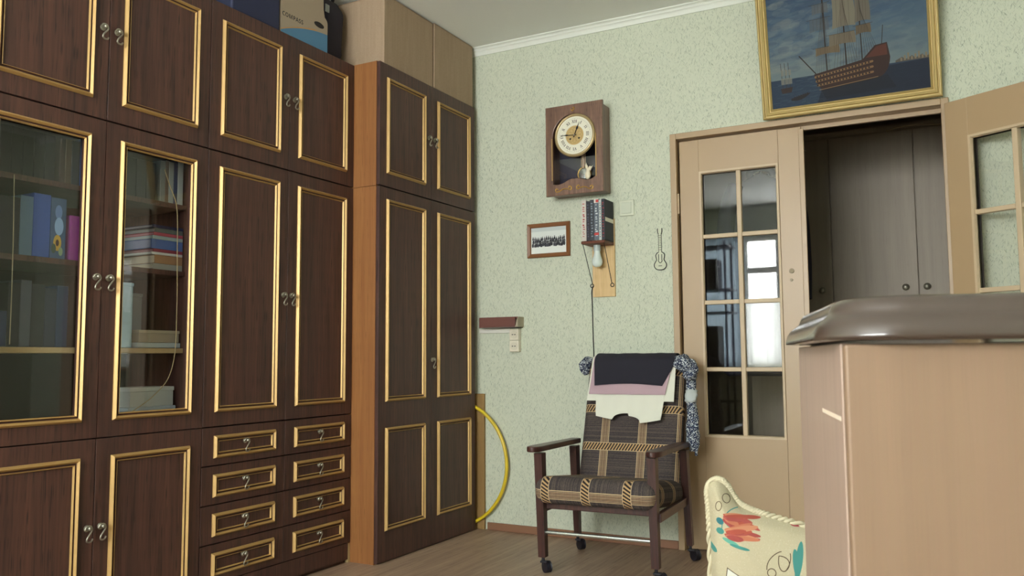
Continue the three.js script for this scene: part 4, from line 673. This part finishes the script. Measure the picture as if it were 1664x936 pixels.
// ---------------------------------------------------------------- floral cushion on the floor
{
  const pr = canvasTex(1024, 1024, (g, w) => {
    g.fillStyle = '#b0a78b'; g.fillRect(0, 0, w, w); seed = 17;
    for (let i = 0; i < 5000; i++) { g.fillStyle = rnd() < 0.5 ? 'rgba(166,154,118,0.3)' : 'rgba(208,200,176,0.3)'; g.fillRect(rr(0, w), rr(0, w), 5, 5); }
    const petal = (x, y, a, l, b, c) => { g.save(); g.translate(x, y); g.rotate(a); g.fillStyle = c; g.beginPath(); g.ellipse(l / 2, 0, l / 2, b, 0, 0, 7); g.fill(); g.restore(); };
    g.lineWidth = 7; g.strokeStyle = '#3f7f7a'; g.beginPath(); g.moveTo(112, 390); g.quadraticCurveTo(110, 205, 235, 200); g.stroke();
    for (const [x, y, a, l, b] of [[75, 280, 0.6, 60, 24], [70, 365, 0.2, 60, 24], [116, 420, 0.35, 130, 16], [170, 460, 0.2, 150, 12], [150, 320, 0.2, 150, 15], [0, 480, 0.7, 90, 22], [690, 420, 1.75, 260, 26], [640, 470, 1.5, 200, 24]]) petal(x, y, a, l, b, ['#3f8078', '#2f6a70', '#5a9a86'][(x + y) % 3 | 0]);
    const fl = ['#a04c3c', '#b06a4e', '#94443f', '#b87c5c', '#9c4a44'];
    for (let k = 0; k < 16; k++) petal(130 + rr(-10, 16), 250 + rr(-10, 40), rr(0.0, 0.55), rr(120, 270), rr(10, 22), fl[k % 5]);
    for (let k = 0; k < 16; k++) petal(140 + rr(-10, 16), 370 + rr(-20, 40), rr(-0.25, 0.3), rr(120, 270), rr(10, 22), fl[(k + 2) % 5]);
    petal(290, 200, 0.1, 80, 12, '#a8343c'); petal(620, 318, 0.1, 90, 12, '#a8404c');
    g.strokeStyle = '#4a3c2c'; g.lineWidth = 6;
    g.beginPath(); g.moveTo(436, 620); g.bezierCurveTo(430, 540, 520, 490, 545, 490); g.moveTo(525, 520); g.bezierCurveTo(510, 600, 540, 640, 570, 620); g.bezierCurveTo(620, 580, 600, 520, 525, 520); g.moveTo(606, 500); g.bezierCurveTo(616, 550, 590, 600, 565, 625); g.stroke();
    for (const [x, y, rd] of [[470, 640, 30], [455, 700, 28], [470, 735, 16]]) { g.beginPath(); g.arc(x, y, rd, 0, 7); g.stroke(); }
    g.lineWidth = 5; g.beginPath(); g.ellipse(92, 185, 22, 36, 0.2, 0, 7); g.stroke(); g.beginPath(); g.ellipse(150, 130, 26, 34, -0.5, 0, 7); g.stroke();
    g.lineWidth = 6; g.fillStyle = '#c9cac0'; g.beginPath(); g.moveTo(148, 640); g.quadraticCurveTo(250, 700, 400, 765); g.lineTo(380, 980); g.lineTo(100, 960); g.closePath(); g.fill(); g.stroke();
  });
  const OUT = [[0.0, 0.0], [0.46, 0.0], [0.475, 0.1], [0.47, 0.3], [0.475, 0.47], [0.455, 0.488], [0.36, 0.52], [0.25, 0.55], [0.16, 0.573], [0.11, 0.586], [0.085, 0.594], [0.066, 0.604], [0.053, 0.62], [0.043, 0.638], [0.032, 0.65], [0.018, 0.654], [0.005, 0.648], [0.0, 0.63], [0.002, 0.595], [0.003, 0.55], [0.003, 0.4], [0.0, 0.2]];
  const cv = new THREE.CatmullRomCurve3(OUT.map(([x, y]) => V(x, y, 0)), true, 'catmullrom', 0.35), n = 96, rings = 22, pos = [], uv = [], idx = [], rim = Array.from({ length: 240 }, (_, i) => cv.getPoint(i / 240));
  const edge = (x, y) => Math.sqrt(rim.reduce((m, p) => Math.min(m, (p.x - x) ** 2 + (p.y - y) ** 2), 9));
  for (const s of [1, -1]) for (let r = 0; r <= rings; r++) for (let i = 0; i < n; i++) { const f = r / rings, e = cv.getPoint(i / n), cx = 0.2 + (e.x < 0.12 ? -0.0 : 0), cy = e.y > 0.5 ? 0.3 : 0.3, x = cx + (e.x - cx) * f, y = cy + (e.y - cy) * f, q = r === rings ? 0 : Math.min(1, edge(x, y) / 0.13), z = s * 0.072 * Math.sqrt(q * (2 - q)); pos.push(x, y, z); uv.push(x / 0.275, 1 - (0.654 - y) / 0.275); }
  const base = n * (rings + 1);
  for (const [o, flip] of [[0, false], [base, true]]) for (let r = 0; r < rings; r++) for (let i = 0; i < n; i++) { const a = o + r * n + i, b = o + r * n + (i + 1) % n, c = a + n, d = b + n; flip ? idx.push(a, b, c, b, d, c) : idx.push(a, c, b, b, c, d); }
  const g = new THREE.BufferGeometry(); g.setAttribute('position', new THREE.Float32BufferAttribute(pos, 3)); g.setAttribute('uv', new THREE.Float32BufferAttribute(uv, 2)); g.setIndex(idx); g.computeVertexNormals();
  const t = thing('floor_cushion', 'cream floral cushion with corded edge standing on the floor beside the sideboard', 'cushion', [-0.497, 0.006, 2.2], R(12));
  part('cover', g, phys({ map: pr, roughness: 0.95, sheen: 0.2 }), t);
  const cord = []; for (const ph of [0, Math.PI]) { const pts = []; for (let i = 0; i <= 360; i++) { const e = cv.getPoint((i / 360) % 1), a = i * 0.9 + ph; pts.push([e.x + Math.cos(a) * 0.0035, e.y + Math.cos(a) * 0.0035 + 0.0, Math.sin(a) * 0.0045]); } cord.push(tube(pts, 0.0042, 720, 6)); }
  part('corded_edge', cord, mat({ color: 0xc2b99c, roughness: 0.9 }), t, 'twisted cream cord');
}
// ---------------------------------------------------------------- sideboard close to the camera
{
  const t = thing('sideboard', 'tan wooden sideboard with glossy rounded brown top, close at the right', 'sideboard', [-0.095, 0, 3.2], R(15));
  const w = 0.86, d = 0.39;
  part('side_panel', bx(0, 0.018, 0, 0.931, -d, -0.02, 0.0015), M.mauve, t); part('side_panel', bx(w - 0.018, w, 0, 0.931, -d, -0.02, 0.0015), M.mauve, t);
  part('back_panel', bx(0.019, w - 0.019, 0.01, 0.9, -d + 0.002, -d + 0.008), M.tan, t); part('plinth', bx(0.019, w - 0.019, 0, 0.06, -0.05, -0.03), M.tan, t);
  part('door', bx(0.001, w / 2 - 0.0015, 0.062, 0.93, -0.018, 0, 0.003), M.tan, t); part('door', bx(w / 2 + 0.0015, w - 0.001, 0.062, 0.93, -0.018, 0, 0.003), M.tan, t);
  part('scratch', bx(-0.0004, 0.0002, 0.86, 0.864, -0.16, -0.03).rotateX(0), mat({ color: 0xd8c8b4, roughness: 0.6 }), t);
  // top with ogee edge, from rings inset inwards
  const prof = [[0.012, 0.0], [0.0, 0.001], [0.0, 0.005], [0.002, 0.012], [0.006, 0.018], [0.012, 0.0225], [0.0155, 0.0255], [0.017, 0.029], [0.019, 0.034], [0.024, 0.0385], [0.032, 0.0405], [0.045, 0.041], [0.19, 0.041]].concat([]);
  prof.unshift([0.19, 0.0]);
  const ov = 0.02, rad = 0.07, W2 = w / 2 + ov, D2 = d / 2 + ov, n = 12, pos = [], idx = [];
  for (const [i, h] of prof) for (let c = 0; c < 4; c++) for (let k = 0; k <= n; k++) { const a = (c + k / n) * Math.PI / 2, r = Math.max(0.004, rad - i * 0.5), cxx = (c === 0 || c === 3 ? 1 : -1) * (W2 - i - r), czz = (c < 2 ? 1 : -1) * (D2 - i - r); pos.push(w / 2 + cxx + Math.cos(a) * r, 0.933 + h, -d / 2 + czz + Math.sin(a) * r); }
  const m = 4 * (n + 1); for (let r = 0; r < prof.length - 1; r++) for (let i = 0; i < m; i++) { const a = r * m + i, b = r * m + (i + 1) % m; idx.push(a, a + m, b, b, a + m, b + m); }
  const g = new THREE.BufferGeometry(); g.setAttribute('position', new THREE.Float32BufferAttribute(pos, 3)); g.setIndex(idx); g.computeVertexNormals(); const gg = uvm(g, true);
  part('top', gg, phys({ color: 0x40342d, roughness: 0.34, clearcoat: 0.9, clearcoatRoughness: 0.12 }), t, 'glossy dark brown top');
}
renderer.render(scene, camera);
